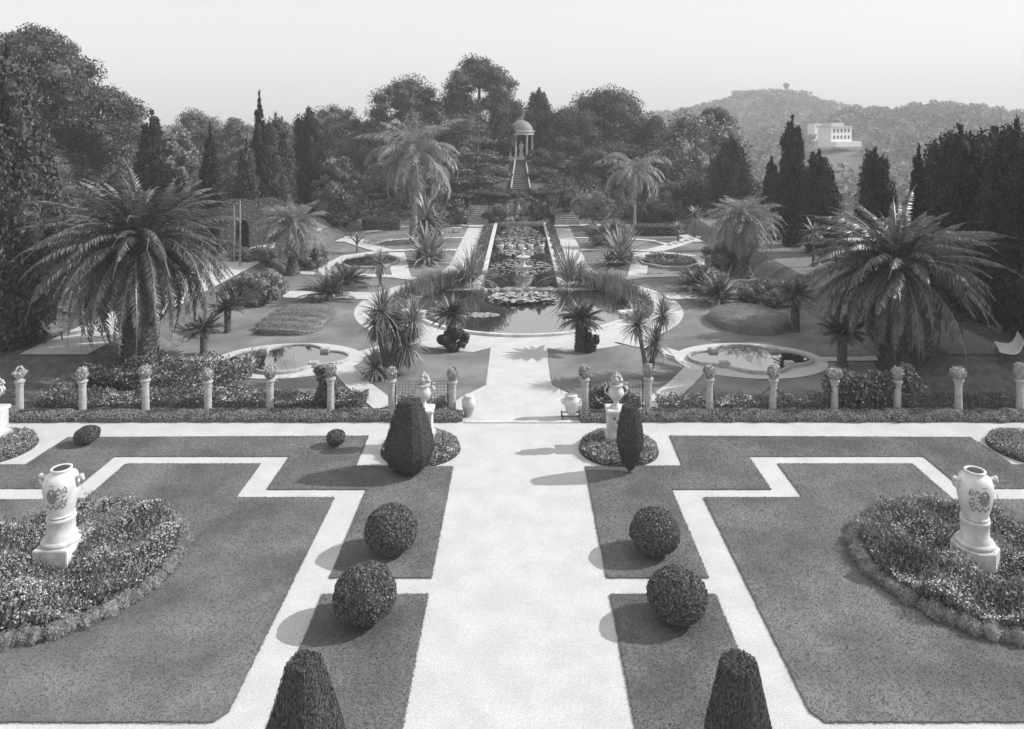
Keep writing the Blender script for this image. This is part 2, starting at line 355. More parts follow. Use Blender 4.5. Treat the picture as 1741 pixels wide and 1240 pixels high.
#PART2
# ------------------------------------------------------------------ plant generators
def frond_set(n, L, el0, el1, droop, rng, leaf=.42, pairs=42, lw=.045, az=None, vee=.35, jl=.15, thick=.012, base_r=.08, front=.45, hang=.12, ljit=.1):
    """feather palm crown: n arching fronds with leaflets on both sides; el0..el1 start elevation in degrees (young to old)"""
    mb = MB()
    for k in range(n):
        u = (k + .5) / n; a = k * 2.399963 + rng.randn() * .12 if az is None else az[k]
        e = math.radians(el0 + (el1 - el0) * u ** .8 + rng.randn() * 5); d = math.radians(droop * (.75 + .5 * rng.rand()) * (.68 + .46 * u))
        l = L * (1 - jl + 2 * jl * rng.rand()) * (1 if u > .12 else .8)
        t = np.linspace(0, 1, 15); el = e - d * t ** 1.35
        side_curve = rng.randn() * .18; aa = a + side_curve * t
        T = np.stack([np.cos(el) * np.cos(aa), np.cos(el) * np.sin(aa), np.sin(el)], 1)
        P = np.zeros((15, 3)); P[1:] = np.cumsum((T[1:] + T[:-1]) / 2 * l / 14, 0); P += np.array([math.cos(a), math.sin(a), 0]) * base_r * math.cos(e)
        S = nrm(np.stack([-np.sin(aa), np.cos(aa), 0 * aa], 1)); S = nrm(S + np.cross(T, S) * (rng.randn() * .35)); U = np.cross(S, T); U = np.where(U[:, 2:] < 0, U, U)
        wd = thick * (1.6 - 1.2 * t)[:, None]
        V = np.concatenate([P - S * wd, P + S * wd]); i = np.arange(14)
        mb.add(V, np.stack([i, i + 1, i + 16, i + 15], 1))
        tt = np.linspace(.13, .995, pairs); idx = tt * 14; i0 = np.minimum(idx.astype(int), 13); f = (idx - i0)[:, None]
        p = P[i0] * (1 - f) + P[i0 + 1] * f; tn = nrm(T[i0] * (1 - f) + T[i0 + 1] * f); s_ = S[i0]; u_ = U[i0]
        ll = leaf * (np.sin(np.clip(tt * 1.05 + .12, 0, 1) * PI) ** .55) * (.9 + .2 * rng.rand(pairs))
        for sg in (-1, 1):
            D = nrm(tn * (front + .25 * tt[:, None]) + s_ * sg * .85 - u_ * vee * -1 + rng.randn(pairs, 3) * ljit + np.array([0, 0, -hang]))
            N = nrm(u_ + s_ * sg * -.5 + rng.randn(pairs, 3) * .2)
            mb.add(*leaves(p + D * ll[:, None] * .48, D, N, ll, np.full(pairs, lw)))
    return mb
def rosette(n, L, W, el0, el1, droop, rng, c=(0, 0, 0), jit=6):
    """sword leaves from one point"""
    mb = MB(); k = np.arange(n); u = (k + .5) / n
    a = k * 2.399963 + rng.randn(n) * .15; e = np.radians(el0 + (el1 - el0) * u + rng.randn(n) * jit); d = np.radians(droop) * (.4 + .9 * rng.rand(n)) * (.4 + u)
    l = L * (.75 + .4 * rng.rand(n)); m = 5; t = np.linspace(0, 1, m)
    el = e[:, None] - d[:, None] * t[None] ** 1.5
    T = np.stack([np.cos(el) * np.cos(a)[:, None], np.cos(el) * np.sin(a)[:, None], np.sin(el)], -1)
    P = np.zeros((n, m, 3)); P[:, 1:] = np.cumsum((T[:, 1:] + T[:, :-1]) / 2, 1) * (l / (m - 1))[:, None, None]; P += np.array(c)
    S = np.stack([-np.sin(a), np.cos(a), 0 * a], -1)[:, None]; w = W * np.array([.55, 1, .95, .6, .06])[None, :, None] * .5
    V = np.stack([P - S * w, P + S * w], 2).reshape(n, m * 2, 3); b = np.arange(n)[:, None] * m * 2; i = np.arange(m - 1)[None] * 2
    Q = np.stack([b + i, b + i + 1, b + i + 3, b + i + 2], -1).reshape(-1, 4)
    mb.add(V.reshape(-1, 3), Q); return mb
def crown_of(blobs, N, ls, rng, core=.72, aspect=.55, up=0.0, shell=(.72, .42), jit=.8):
    B = np.array(blobs, float); mb = MB(); ar = (B[:, 3] * B[:, 4] + B[:, 3] * B[:, 5] + B[:, 4] * B[:, 5]); i = rng.choice(len(B), N, p=ar / ar.sum())
    d = nrm(rng.randn(N, 3)); C = B[i, :3] + d * B[i, 3:] * (shell[0] + shell[1] * rng.rand(N, 1))
    nn = nrm(d + rng.randn(N, 3) * jit); D = rng.randn(N, 3) + d * .5; D[:, 2] += up * 2.2
    s = ls * (.6 + .8 * rng.rand(N)); mb.add(*leaves(C, D, nn, s, s * aspect))
    if core:
        V0, F0 = ICO2
        for b in B: mb.add(V0 * b[3:] * core * (.9 + .2 * rng.rand(len(V0), 1)) + b[:3], F0)
    return mb
def blobs_cyp(W, z0, z1, rng, n=46, spikes=3, pw=.62):
    H = z1 - z0; B = []
    for k in range(n):
        t = (k + rng.rand()) / n * .9; p = W * 1.12 * (.8 + .2 * math.sin(PI * min(1, t * 1.3))) * (1 - max(0, t - .5) / .56) ** (pw * .8)
        a = k * 2.4 + rng.rand(); r = p * (.35 + .4 * rng.rand()); q = max(.12, p * (.42 + .15 * rng.rand()))
        B.append((r * math.cos(a), r * math.sin(a), z0 + t * H, q, q, q * 1.9))
    for k in range(spikes):
        a = rng.rand() * 6.3; r = W * .4 * rng.rand() if k else 0; hh = 1 - (.13 * rng.rand() if k else 0)
        for j in range(4): q = W * (.26 - .05 * j); B.append((r * math.cos(a), r * math.sin(a), z0 + H * (hh - .16 + .05 * j), q, q, H * .035))
    return B
def blobs_round(W, z0, z1, rng, n=26, flat=.8, size=(.2, .34), pw=.5, umb=0.0):
    H = (z1 - z0) / 2; cz = (z0 + z1) / 2; B = []
    for k in range(n):
        z = -1 + 2 * (k + .5) / n; z = z if not umb else z * (1 - umb) + umb * abs(z) ** .5
        a = k * 2.399963 + rng.randn() * .3; rr = math.sqrt(max(0, 1 - z * z)); u = .66 + .4 * rng.rand()
        q = W * (size[0] * .75 + (size[1] - size[0] * .75) * rng.rand())
        B.append((W * rr * u * math.cos(a), W * rr * u * math.sin(a), cz + z * H * .84, q, q, min(q * flat, H * .6)))
    return B
def blobs_cedar(W, z0, z1, rng, tiers=9):
    B = []; H = z1 - z0
    for k in range(tiers):
        t = k / (tiers - 1); r = W * (1 - t) ** .8 + .25; nb = max(2, int(7 * (1 - t) + 2)); a0 = rng.rand() * 6
        for j in range(nb):
            a = a0 + j * 2 * PI / nb + rng.randn() * .2
            for f in (.35, .68, .95):
                q = r * .26 + .12; B.append((r * f * math.cos(a), r * f * math.sin(a), z0 + t * H * .95 + .12 * H / tiers * rng.randn() - f * r * .1, q, q, .1 + .1 * q))
    return B
def trunk_mb(H, r0, r1, rng, lean=(0, 0), n=9, k=7, flare=1.3):
    t = np.linspace(0, 1, k); P = np.stack([lean[0] * t + .04 * H * np.sin(t * 5 + rng.rand() * 6) * t * (1 - t), lean[1] * t + .04 * H * np.sin(t * 4 + rng.rand() * 6) * t * (1 - t), H * t - .05], 1)
    R = r0 + (r1 - r0) * t; R[0] *= flare; return tube(MB(), P, R, n)
def limbs(mb, H, W, z, rng, n=6, r=.08):
    for k in range(n):
        a = k * 2.4 + rng.rand(); e = z + (H - z) * rng.rand() * .3
        tube(mb, [(0, 0, e * .8), (W * .35 * math.cos(a), W * .35 * math.sin(a), e + .25 * (H - z)), (W * .7 * math.cos(a), W * .7 * math.sin(a), e + .5 * (H - z))], [r, r * .7, r * .3], 6)
    return mb
SEED = [100]
def rs(): SEED[0] += 1; return RS(SEED[0])

# ------------------------------------------------------------------ background and side trees
def tree(kind, name, label, px, top, hw, Y, mat, N, ls, bot=None, group=None, zb=None, **kw):
    """a tree at photo column px, crown top at row top, half width hw pixels, distance Y"""
    r = rs(); X = PX(px, Y); z0 = float(gz(X, Y)) if zb is None else zb; H = PZ(top, Y) - z0; W = hw * Y / F
    c0 = (PZ(bot, Y) - z0) if bot else None
    if kind == 'cyp':
        B = blobs_cyp(W, .25 if c0 is None else c0, H, r, **kw); mb = crown_of(B, int(N * 2.2), ls, r, .6, .5, .7, (.62, .5), .7); tk = trunk_mb(H * .7, .16, .06, r)
    elif kind == 'pine':
        z1 = H * .35 if c0 is None else c0; B = blobs_round(W, z1, H, r, kw.get('n', 34) + 14, .78, (.22, .37), umb=kw.get('umb', .25)); B += blobs_round(W * .68, z1, H * .96, r, 20, .8, (.3, .45)); mb = crown_of(B, int(N * 2.3), ls * .74, r, .62, .45, .35, (.6, .72), .9)
        tk = limbs(trunk_mb(H * .85, .32, .12, r, (r.randn() * .5, 0)), H, W, z1, r)
    elif kind == 'cedar':
        B = blobs_cedar(W, .6 if c0 is None else c0, H, r, kw.get('tiers', 9)); mb = crown_of(B, N, ls, r, .5, .5, .1, (.5, .7), .7); tk = trunk_mb(H * .97, .2, .04, r)
    else:
        z1 = H * .18 if c0 is None else c0; B = blobs_round(W, z1, H, r, kw.get('n', 30), .9, (.2, .36)) + (blobs_round(W * .6, z1, H * .95, r, 12, .9, (.3, .45)) if kw.get('core', .7) > .6 else []); mb = crown_of(B, N, ls, r, kw.get('core', .7), .6, 0, (.7, .5), .9)
        tk = limbs(trunk_mb(max(.6, z1 + (H - z1) * .5), .06 * W + .05, .03 * W + .02, r), H, W, z1, r, r=.03 * W + .015)
    t = thing(name, label, 'tree', (X, Y, z0), group); tk.build('trunk', M['bark'], t); mb.build('crown', M[mat], t); return t
gA, gB, gC = 'cypresses along the sunlit side path', 'dark cypresses on the shaded side', 'background pines'
# left: ivy-clad columns at the picture's edge
tree('cyp', 'ivy_clad_cypress', 'tall ivy covered cypress column rising highest at the left edge', 12, 80, 62, 27.5, 'cyp', 22000, .19, group=gA, spikes=2, n=110, pw=.4)
tree('cyp', 'ivy_clad_cypress', 'ivy covered cypress column, shorter and just right of the edge column', 62, 196, 34, 30.5, 'cyp', 15000, .18, group=gA, spikes=2, n=60, pw=.5)
tree('pine', 'pine_tree', 'big billowing pine behind the ivy covered columns at far left', 62, 42, 88, 52, 'pine', 15000, .3, bot=260, group=gC, n=44)
tree('pine', 'pine_tree', 'lower pine with broad crown beside the big pine at left', 158, 140, 66, 56, 'pine', 11000, .3, bot=300, group=gC, n=36)
tree('cyp', 'cypress_tree', 'dark blunt cypress behind the sunlit date palm crown', 258, 190, 27, 46, 'cypdk', 7000, .19, group=gA, pw=.4)
tree('broad', 'pale_tree', 'pale leafed tree between dark blunt cypress and thin pencil cypress', 302, 222, 34, 50, 'pale', 7000, .22, bot=330)
tree('cyp', 'cypress_tree', 'thin pencil cypress left of the clipped arches', 357, 214, 17, 46, 'cypdk', 5500, .17, group=gA, spikes=1)
tree('cyp', 'cypress_tree', 'slim grey cypress standing above the clipped arches', 420, 238, 18, 53, 'cyp', 5500, .18, group=gA, spikes=1, pw=.4)
tree('cyp', 'cypress_tree', 'cypress with the tallest single spire, beside two-tipped cypress', 441, 158, 17, 55, 'cypdk', 6500, .18, group=gA, spikes=1, pw=.9)
tree('cyp', 'cypress_tree', 'broad cypress leaning against the tallest spire cypress', 468, 194, 31, 58, 'cyp', 9000, .2, group=gA, pw=.4)
tree('cyp', 'cypress_tree', 'wide dark cypress with twin tips beside the round pale tree', 524, 184, 31, 63, 'cypdk', 10000, .2, group=gA, spikes=4, pw=.35)
tree('broad', 'leafy_tree', 'round pale leafed tree in front of wide twin tipped cypress', 577, 262, 41, 61, 'broad', 9000, .2, bot=382)
for a in [(232, 196, 38, 78, 'small hazy pine top behind the dark blunt cypress'), (335, 184, 46, 84, 'hazy pine top behind the thin pencil cypress'), (398, 196, 34, 82, 'hazy pine top behind the slim grey cypress'),
          (575, 172, 48, 88, 'grey feathery pine behind the wide twin tipped cypress'), (628, 196, 30, 92, 'grey pine filling gap beside the spreading pine'), (485, 205, 34, 86, 'hazy pine between the broad and the twin tipped cypresses'),
          (285, 240, 40, 70, 'shadowy pine low behind the pale leafed tree'), (180, 250, 42, 62, 'dark low pine behind the sunlit date palm')]:
    tree('pine', 'pine_tree', a[4], a[0], a[1], a[2], a[3], 'broad', 6500, .34, bot=340, group=gC, n=28)
tree('pine', 'pine_tree', 'spreading pine with billowy crown behind the tall feather palm', 692, 128, 66, 88, 'pine', 14000, .34, bot=330, group=gC, n=42)
tree('pine', 'pine_tree', 'tallest umbrella pine left of the temple', 817, 91, 62, 92, 'pine', 15000, .34, bot=270, group=gC, n=42, umb=.3)
tree('pine', 'pine_tree', 'lower pine mass filling below the tallest umbrella pine', 790, 190, 62, 86, 'pine', 10000, .34, bot=360, group=gC)
tree('cedar', 'cedar_tree', 'layered cedar with level branches left of the temple stair', 812, 165, 56, 72, 'broad', 9000, .22, bot=345)
tree('cedar', 'cedar_tree', 'cedar with flat sprays showing above the tall feather palm', 700, 180, 62, 76, 'broad', 8000, .24, bot=330)
tree('broad', 'leafy_tree', 'dark bush tree screening left half of the temple dome', 860, 208, 21, 79, 'pine', 9000, .2, bot=262, n=18)
tree('cyp', 'cypress_tree', 'feathery cypress rising right of the temple dome', 916, 150, 24, 86, 'cyp', 7500, .26, spikes=4)
tree('pine', 'pine_tree', 'broad pine with rounded crown right of the temple', 1032, 150, 66, 90, 'pine', 15000, .34, bot=300, group=gC, n=44)
tree('pine', 'pine_tree', 'pine filling between feathery cypress and rounded pine', 968, 178, 46, 84, 'pine', 10000, .3, bot=330, group=gC)
tree('pine', 'pine_tree', 'small dark pine against the pale hill right of rounded pine', 1112, 196, 27, 86, 'pine', 6000, .3, bot=300, group=gC)
tree('pine', 'pine_tree', 'dusky pine low behind the slim feather palm', 1050, 240, 60, 78, 'pine', 9000, .3, bot=365, group=gC)
tree('broad', 'leafy_tree', 'open silvery tree with bare limbs showing before the pale hill', 1190, 192, 78, 76, 'broad', 13000, .25, bot=350, n=40, core=.5)
tree('pine', 'pine_tree', 'small pine tuft topping the open silvery tree', 1213, 184, 30, 82, 'pine', 5000, .28, bot=250, group=gC)
tree('cyp', 'cypress_tree', 'dark pyramidal tree in front of the open silvery tree', 1243, 232, 31, 66, 'cypdk', 7500, .22)
tree('broad', 'leafy_tree', 'dark shrub tree right of the grey shaggy palm behind', 1180, 300, 66, 70, 'pine', 8000, .24, bot=392)
tree('cyp', 'cypress_tree', 'dark cypress standing directly behind the temple columns', 886, 226, 34, 87, 'cypdk', 6000, .3, pw=.3)
tree('cyp', 'cypress_tree', 'short dark cypress just left of the tall twin spire cypress', 1313, 268, 16, 53, 'cypdk', 5000, .17, group=gB)
tree('cyp', 'cypress_tree', 'tall twin spire dark cypress before the distant hill', 1347, 198, 23, 50, 'cypdk', 9500, .18, group=gB, spikes=3, pw=.45)
tree('cyp', 'cypress_tree', 'rounded dark cypress right of the tall twin spire', 1393, 256, 27, 47, 'cypdk', 9500, .17, group=gB, spikes=1, pw=.35)
tree('cyp', 'cypress_tree', 'lone broad dark cypress behind the shaded date palm', 1488, 254, 29, 40, 'cypdk', 9500, .16, group=gB, pw=.25)
tree('cyp', 'cypress_tree', 'narrow dark cypress between lone broad one and the dark mass', 1562, 250, 18, 36, 'cypdk', 7500, .16, group=gB, spikes=2, pw=.6)
tree('cyp', 'cypress_tree', 'massive dark cypress behind the shaded date palm fronds', 1632, 214, 48, 33, 'cypdk', 14000, .17, group=gB, spikes=4, n=70, pw=.3)
tree('cyp', 'cypress_tree', 'black cypress at the right edge with ragged top', 1728, 206, 52, 29.5, 'cypdk', 14000, .16, group=gB, spikes=4, n=70, pw=.35)
tree('cyp', 'cypress_tree', 'low dark cypress filling beneath the ragged edge cypress', 1690, 330, 48, 31, 'cypdk', 10000, .16, group=gB, spikes=2, n=60, pw=.25)
for X_, Y_, H_ in ((20.5, 25.5, 8.5), (22.5, 29, 9.0), (22.3, 33.5, 8.8), (24.5, 38, 8.8), (27, 43, 8.4), (24.5, 26.5, 9.8), (20.4, 27.3, 8), (21, 31.3, 8.4), (21.6, 35.6, 8.4), (23.6, 40.5, 8.3)):
    tree('cyp', 'cypress_tree', 'dark cypress of the shading row behind the right edge cypresses', VPX + F * X_ / Y_, HOR + (CH - H_) * F / Y_, 1.5 * F / Y_, Y_, 'cypdk', 4500, .24, group='row of shading cypresses', n=50, pw=.35)
r0 = RS(77)
FILL = [(x, 205 + 24 * r0.rand(), 46 + 14 * r0.rand(), 96 + 10 * r0.rand()) for x in range(150, 720, 46)] + [(x, 262 + 30 * r0.rand(), 46, 70 + 12 * r0.rand()) for x in range(190, 660, 58)] + [(x, 225 + 25 * r0.rand(), 42, 94 + 8 * r0.rand()) for x in (930, 985, 1045, 1100, 1150)] + [(x, 290 + 20 * r0.rand(), 40, 72 + 6 * r0.rand()) for x in (650, 700, 760, 960, 1010, 1075, 1150, 1220, 1280)] + [(-30, 150, 80, 44), (110, 300, 50, 44), (160, 320, 46, 47), (215, 305, 40, 50), (95, 350, 40, 36), (130, 372, 34, 37)]
for x, y_, h_, Y_ in FILL: tree('pine', 'pine_tree', 'dusky tree in the crowded wood filling gaps behind the garden', x, y_, h_, Y_, ('pine', 'pine', 'broad', 'cyp', 'broad')[int(x * 7 + y_) % 5], 4200, .36 * Y_ / 90 + .06, bot=400 if Y_ > 60 else 470, group='crowded wood behind the garden', n=20)
r = RS(78); n = 76000; X_ = np.r_[r.uniform(-46, 40, 46000), r.uniform(-19, 19, 30000)]; Y_ = np.r_[r.uniform(27, 112, 46000), r.uniform(67, 92, 30000)]; ok = ((Y_ > 67.5) & (np.abs(X_ - .1) > 2.6)) | (np.abs(X_) > 18.4); X_, Y_ = X_[ok], Y_[ok]; n = len(X_)
hh = .25 + .55 * (np.sin(X_ * 1.3) * np.sin(Y_ * 1.1) * .5 + .5); mb = MB(); mb.add(*leaves(np.c_[X_, Y_, gz(X_, Y_) + hh * r.rand(n)], r.randn(n, 3), r.randn(n, 3) + np.array([0, -.3, 1]), .25 + .25 * r.rand(n), .16 + .12 * r.rand(n)))
tag(mb.build('undergrowth', M['pine']), 'leafy undergrowth covering the ground beneath the trees', 'undergrowth', None, 'stuff')
# shrubs
def shrub(name, label, px, top, hw, base, mat, N, ls, Y=None, flat=1.0, n=14, stem=True, cat='shrub', group=None, core=.75, z0=None, lift=.05):
    r = rs()
    if Y is None: Y = F * CH / (base - HOR)
    X = PX(px, Y); z = float(gz(X, Y)) if z0 is None else z0; H = PZ(top, Y) - z; W = hw * Y / F; H = max(H, .25)
    B = blobs_round(W, lift * H, H, r, n, .9, (.3, .45)); t = thing(name, label, cat, (X, Y, z), group)
    trunk_mb(H * .5, .04 + .03 * W, .02, r).build('stem', M['bark'], t); crown_of(B, N, ls, r, core, .6, .1).build('foliage', M[mat], t); return t
shrub('round_tree', 'small round headed tree on bare stem right of the canal', 1009, 330, 34, 388, 'pale', 5000, .16, Y=63.5, lift=.32)
bpy.data.objects['round_tree']['category'] = 'tree'
shrub('shrub', 'dark rounded shrub at the foot of temple stair, canal right', 953, 322, 25, 368, 'pine', 3500, .2, Y=68)
shrub('shrub', 'dark low shrub beside the small round headed tree', 1105, 345, 28, 375, 'pine', 3500, .18, Y=67)
shrub('shrub', 'grey spreading shrub below the slim feather palm', 1130, 335, 26, 370, 'broad', 3000, .18, Y=69)
shrub('shrub', 'glossy round shrub behind the pale yucca, canal left', 772, 345, 24, 382, 'broad', 3500, .17, Y=66)
shrub('shrub', 'dark bushy shrub below the tall feather palm', 738, 352, 22, 385, 'pine', 2500, .17, Y=66)
shrub('shrub', 'clipped ball shrub below the round pale tree', 601, 345, 14, 372, 'broad', 1800, .14, Y=66)
shrub('shrub', 'small tub shaped shrub beside the clipped ball shrub', 585, 364, 10, 390, 'pine', 1200, .12, Y=62)
shrub('shrub', 'light tufted shrub under the left shaggy palm', 530, 420, 26, 456, 'bed', 2600, .12)
shrub('shrub', 'low dark shrub in front of the round pale tree', 560, 360, 22, 392, 'broad', 2200, .15)
shrub('oleander_bush', 'pale sunlit bush beside the shaggy grey palm lawn', 440, 462, 42, 520, 'pale', 5200, .13, Y=37)
shrub('shrub', 'pale dry bush at the foot of bank behind the sunlit bush', 428, 425, 36, 458, 'bed', 3200, .13, Y=45)
shrub('shrub', 'flowering low bush behind the mounded bed on shaded lawn', 1300, 482, 44, 516, 'rose', 4500, .1)
shrub('shrub', 'dark scrub patch under right shaggy palm crown', 1232, 415, 34, 462, 'broad', 3600, .13)
shrub('shrub', 'bushy shrub behind the right agave clump', 1040, 378, 36, 420, 'broad', 3800, .14)
shrub('shrub', 'dark round shrub hugging the foot of left poolside cycad', 772, 562, 20, 600, 'yew', 7000, .075, Y=29.3, n=20)
shrub('shrub', 'dark leafy growth at foot of the thick stemmed poolside cycad', 1002, 568, 15, 600, 'yew', 5000, .075, Y=29.1, n=16)
for k, (px, top, hw, Y, mt) in enumerate([(845, 350, 22, 66.8, 'broad'), (880, 342, 20, 68.5, 'bed'), (912, 348, 20, 67.5, 'pine'), (868, 326, 26, 70.5, 'pine'), (918, 322, 24, 71, 'cyp'), (838, 322, 26, 71, 'pine'), (893, 335, 22, 69.6, 'broad'),
                                          (842, 290, 24, 75, 'pine'), (925, 288, 24, 75, 'pine'), (948, 262, 26, 78, 'cyp'), (850, 262, 16, 78.5, 'pine'), (915, 255, 18, 79.5, 'pine'), (935, 215, 20, 84, 'pine')]):
    shrub('shrub', ['leafy shrub on the rockery, canal end left corner', 'pale shrub in the middle of canal end rockery', 'dark shrub at canal end, right of rockery middle', 'dark shrub left of the stair foot', 'grey green shrub right of the stair foot',
                    'spreading dark shrub between cedar and stair foot', 'leafy shrub directly below the stair', 'dark shrub flanking the stair, cedar side', 'dark shrub flanking the stair, opposite the cedar', 'shrub on the slope right of the upper stair',
                    'dark shrub by the temple base, left', 'dark shrub by the temple base, right', 'dark shrub behind the temple columns at right'][k], px, top, hw, 0, mt, 2600, .17, Y=Y, n=12)

# ------------------------------------------------------------------ far woods on the hills
r = RS(9); mbF = MB(); n = 5200
Yf = 105 + 470 * r.rand(n) ** .75; u = (-.62 + 1.36 * r.rand(n)); Xf = Yf * u; keep = ((np.abs(Xf) > 34) | (Yf > 130)) & ~((np.abs(Xf / Yf - (1432 - VPX) / F) < .034) & (Yf > 205) & (Yf < 272)) & ~((np.abs(Xf / Yf - (1391 - VPX) / F) < .016) & (Yf > 250) & (Yf < 300)); Yf, Xf = Yf[keep], Xf[keep]
Zf = gz(Xf, Yf); R = 1.5 + 2.6 * r.rand(len(Yf)) ** 1.5; K = 46
C = np.stack([Xf, Yf, Zf + R * .5], 1)[:, None]; d = nrm(r.randn(len(Yf), K, 3)); d[..., 2] = np.abs(d[..., 2]) * 1.1 - .2
P = (C + d * R[:, None, None] * (.75 + .35 * r.rand(len(Yf), K, 1))).reshape(-1, 3); nn = nrm(d.reshape(-1, 3) + r.randn(len(P), 3) * .5); s = np.repeat(R, K) * (.3 + .3 * r.rand(len(P)))
mbF.add(*leaves(P, r.randn(len(P), 3), nn, s, s * .7))
tag(mbF.build('forest', M['forest']), 'hazy woodland covering the distant hills and valley', 'woodland', None, 'stuff')

# ------------------------------------------------------------------ palms
def palm(name, label, px, Y, zc, trunk_r, fs, mat, tmat='bark', z0=None, skirt=None, rough=0, group=None):
    X = PX(px, Y); z = float(gz(X, Y)) if z0 is None else z0; r = rs(); h = zc - z; t = thing(name, label, 'palm', (X, Y, z), group)
    k = 14; zs = np.linspace(0, h, k); rad = np.interp(zs / h, [0, .1, .25, .85, 1], trunk_r)
    mb = tube(MB(), [(0, 0, q) for q in zs - .05], rad, 14)
    if rough:                                               # old leaf bases
        nb = int(rough * h); a = np.arange(nb) * 2.4; zz_ = np.linspace(.05, h * .97, nb); rr = np.interp(zz_ / h, [0, .1, .25, .85, 1], trunk_r)
        C = np.stack([rr * np.cos(a), rr * np.sin(a), zz_], 1); O = np.stack([np.cos(a), np.sin(a), 0 * a], 1)
        mb.add(*leaves(C + O * .02, O * .55 + np.array([0, 0, .9]), O + np.array([0, 0, -.6]), np.full(nb, trunk_r[2] * .8), np.full(nb, trunk_r[2] * .55)))
    mb.build('trunk', M[tmat], t); c = fs(r); cm = MB().join(c, (0, 0, h)); cm.build('crown', M[mat], t)
    if skirt: MB().join(skirt(r), (0, 0, h)).build('dead_leaf_skirt', M['dead'], t)
    return t
phx = lambda n, L: (lambda r: frond_set(n, L, 86, -52, 96, r, .44, 64, .05, vee=.45, thick=.022, base_r=.3, front=.85, ljit=.16))
palm('date_palm', 'huge sunlit date palm with arching fronds behind the flower border', 238, 26.8, 4.7, (.7, .58, .52, .58, .8), phx(210, 4.1), 'palm', rough=70)
palm('date_palm', 'huge date palm in shade beside the dark cypress mass', 1526, 26.8, 3.85, (.7, .58, .52, .58, .8), phx(190, 3.8), 'palm', rough=70)
but = lambda n, L, dr=150: (lambda r: frond_set(n, L, 88, -55, dr * .8, r, .5, 44, .028, vee=.1, thick=.018, base_r=.16, hang=.3, ljit=.35, front=.7))
palm('shaggy_palm', 'grey shaggy palm with drooping fronds on the sunlit lawn', 498, 43.9, 2.95, (.5, .38, .3, .26, .3), but(150, 2.6), 'butia', skirt=lambda r: frond_set(14, 1.6, -25, -70, 60, r, .3, 24, .03), rough=40)
palm('shaggy_palm', 'grey shaggy palm with thick flared trunk on the shaded lawn', 1264, 43.3, 3.35, (.75, .52, .42, .36, .36), but(155, 2.7), 'butia', skirt=lambda r: frond_set(16, 1.8, -25, -70, 60, r, .3, 24, .03), rough=40)
palm('feather_palm', 'tall feather palm with long hanging fronds before the pines', 705, 64, 6.3, (.3, .24, .22, .2, .22), lambda r: frond_set(58, 6.0, 84, -15, 165, r, 1.0, 80, .06, vee=-.1, thick=.03, hang=.8, ljit=.25, jl=.25), 'butia', 'palebark')
palm('feather_palm', 'slim feather palm with pale trunk right of the canal', 1079, 61, 5.2, (.2, .14, .12, .11, .14), lambda r: frond_set(34, 4.0, 80, -15, 165, r, .7, 56, .05, vee=-.1, thick=.02, hang=.8, ljit=.25, jl=.25), 'butia', 'palebark')
# cycads on stems and on the ground
cyc = lambda n, L, e0=75, e1=-12, dr=50, lf=.17: (lambda r: frond_set(n, L, e0, e1, dr, r, lf, 50, .03, vee=.3, thick=.016, base_r=.06, front=.35))
palm('cycad', 'cycad on dark stem left of the round pool front', 766, 29.4, 1.45, (.15, .13, .12, .13, .15), cyc(46, 1.05), 'cycad', rough=60)
palm('cycad', 'cycad on thick leafy stem right of the round pool front', 989, 29.2, 1.3, (.3, .27, .25, .22, .22), cyc(46, 1.1), 'cycad', rough=120)
palm('cycad', 'cycad on curved stem beside the sunlit quatrefoil pond', 346, 28.7, 1.05, (.16, .13, .12, .12, .14), cyc(34, .9, 70, -10), 'cycad', rough=60)
palm('cycad', 'cycad half hidden by the sunlit date palm fronds', 387, 31.7, 1.1, (.16, .14, .13, .13, .15), cyc(34, .95), 'cycad', rough=60)
palm('cycad', 'cycad beside the shaded quatrefoil pond, under the date palm', 1432, 27.3, 1.3, (.2, .17, .16, .17, .18), cyc(40, 1.05, 70, -5), 'cycad', rough=70)
palm('cycad', 'cycad behind the mounded bed on the shaded lawn', 1352, 31.9, 1.65, (.2, .18, .17, .16, .18), cyc(38, 1.1), 'cycad', rough=70)
for nm, px, py, L, lb in (('a', 559, 512, 1.35, 'low stemless cycad nearest the patterned bed'), ('b', 588, 490, 1.15, 'low stemless cycad behind the one by the patterned bed'), ('c', 1222, 517, 1.35, 'low stemless cycad with pale lower fronds by the gravel curve'), ('d', 1186, 497, 1.2, 'low stemless cycad behind the pale fronded one')):
    Y = F * CH / (py - HOR); palm('cycad', lb, px, Y, .3, (.2, .22, .22, .2, .18), cyc(50, L * 1.4, 84, 8, 58, .24), 'cycad', rough=30, z0=.04)
# ------------------------------------------------------------------ sword-leaved plants
def swords(name, label, px, py, heads, mat='sword', cat='yucca', trunks=True, skirt=0, Y=None, z0=.04, tm='bark'):
    """heads: (px, py, radius m, n, width, el0, el1, droop)"""
    Y = Y or F * CH / (py - HOR); X = PX(px, Y); t = thing(name, label, cat, (X, Y, z0))
    for k, (hx, hy, L, n, W, e0, e1, dr) in enumerate(heads):
        r = rs(); lx, lz = PX(hx, Y) - X, PZ(hy, Y) - z0; ly = (k % 3 - 1) * .25 * (len(heads) > 1)
        if trunks and lz > .15: tube(MB(), [(lx * .1, ly * .3, -.05), (lx * .45, ly * .6, lz * .45), (lx, ly, lz)], [.11, .075, .07], 8).build('stem', M[tm], t)
        rosette(n, L, W, e0, e1, dr, r, (lx, ly, max(lz, .03))).build('leaf_rosette', M[mat], t)
        if skirt: rosette(int(n * .5), L * .8, W * 1.1, -45, -80, 20, r, (lx, ly, lz - .05)).build('dead_leaf_skirt', M['dead'], t)
    return t
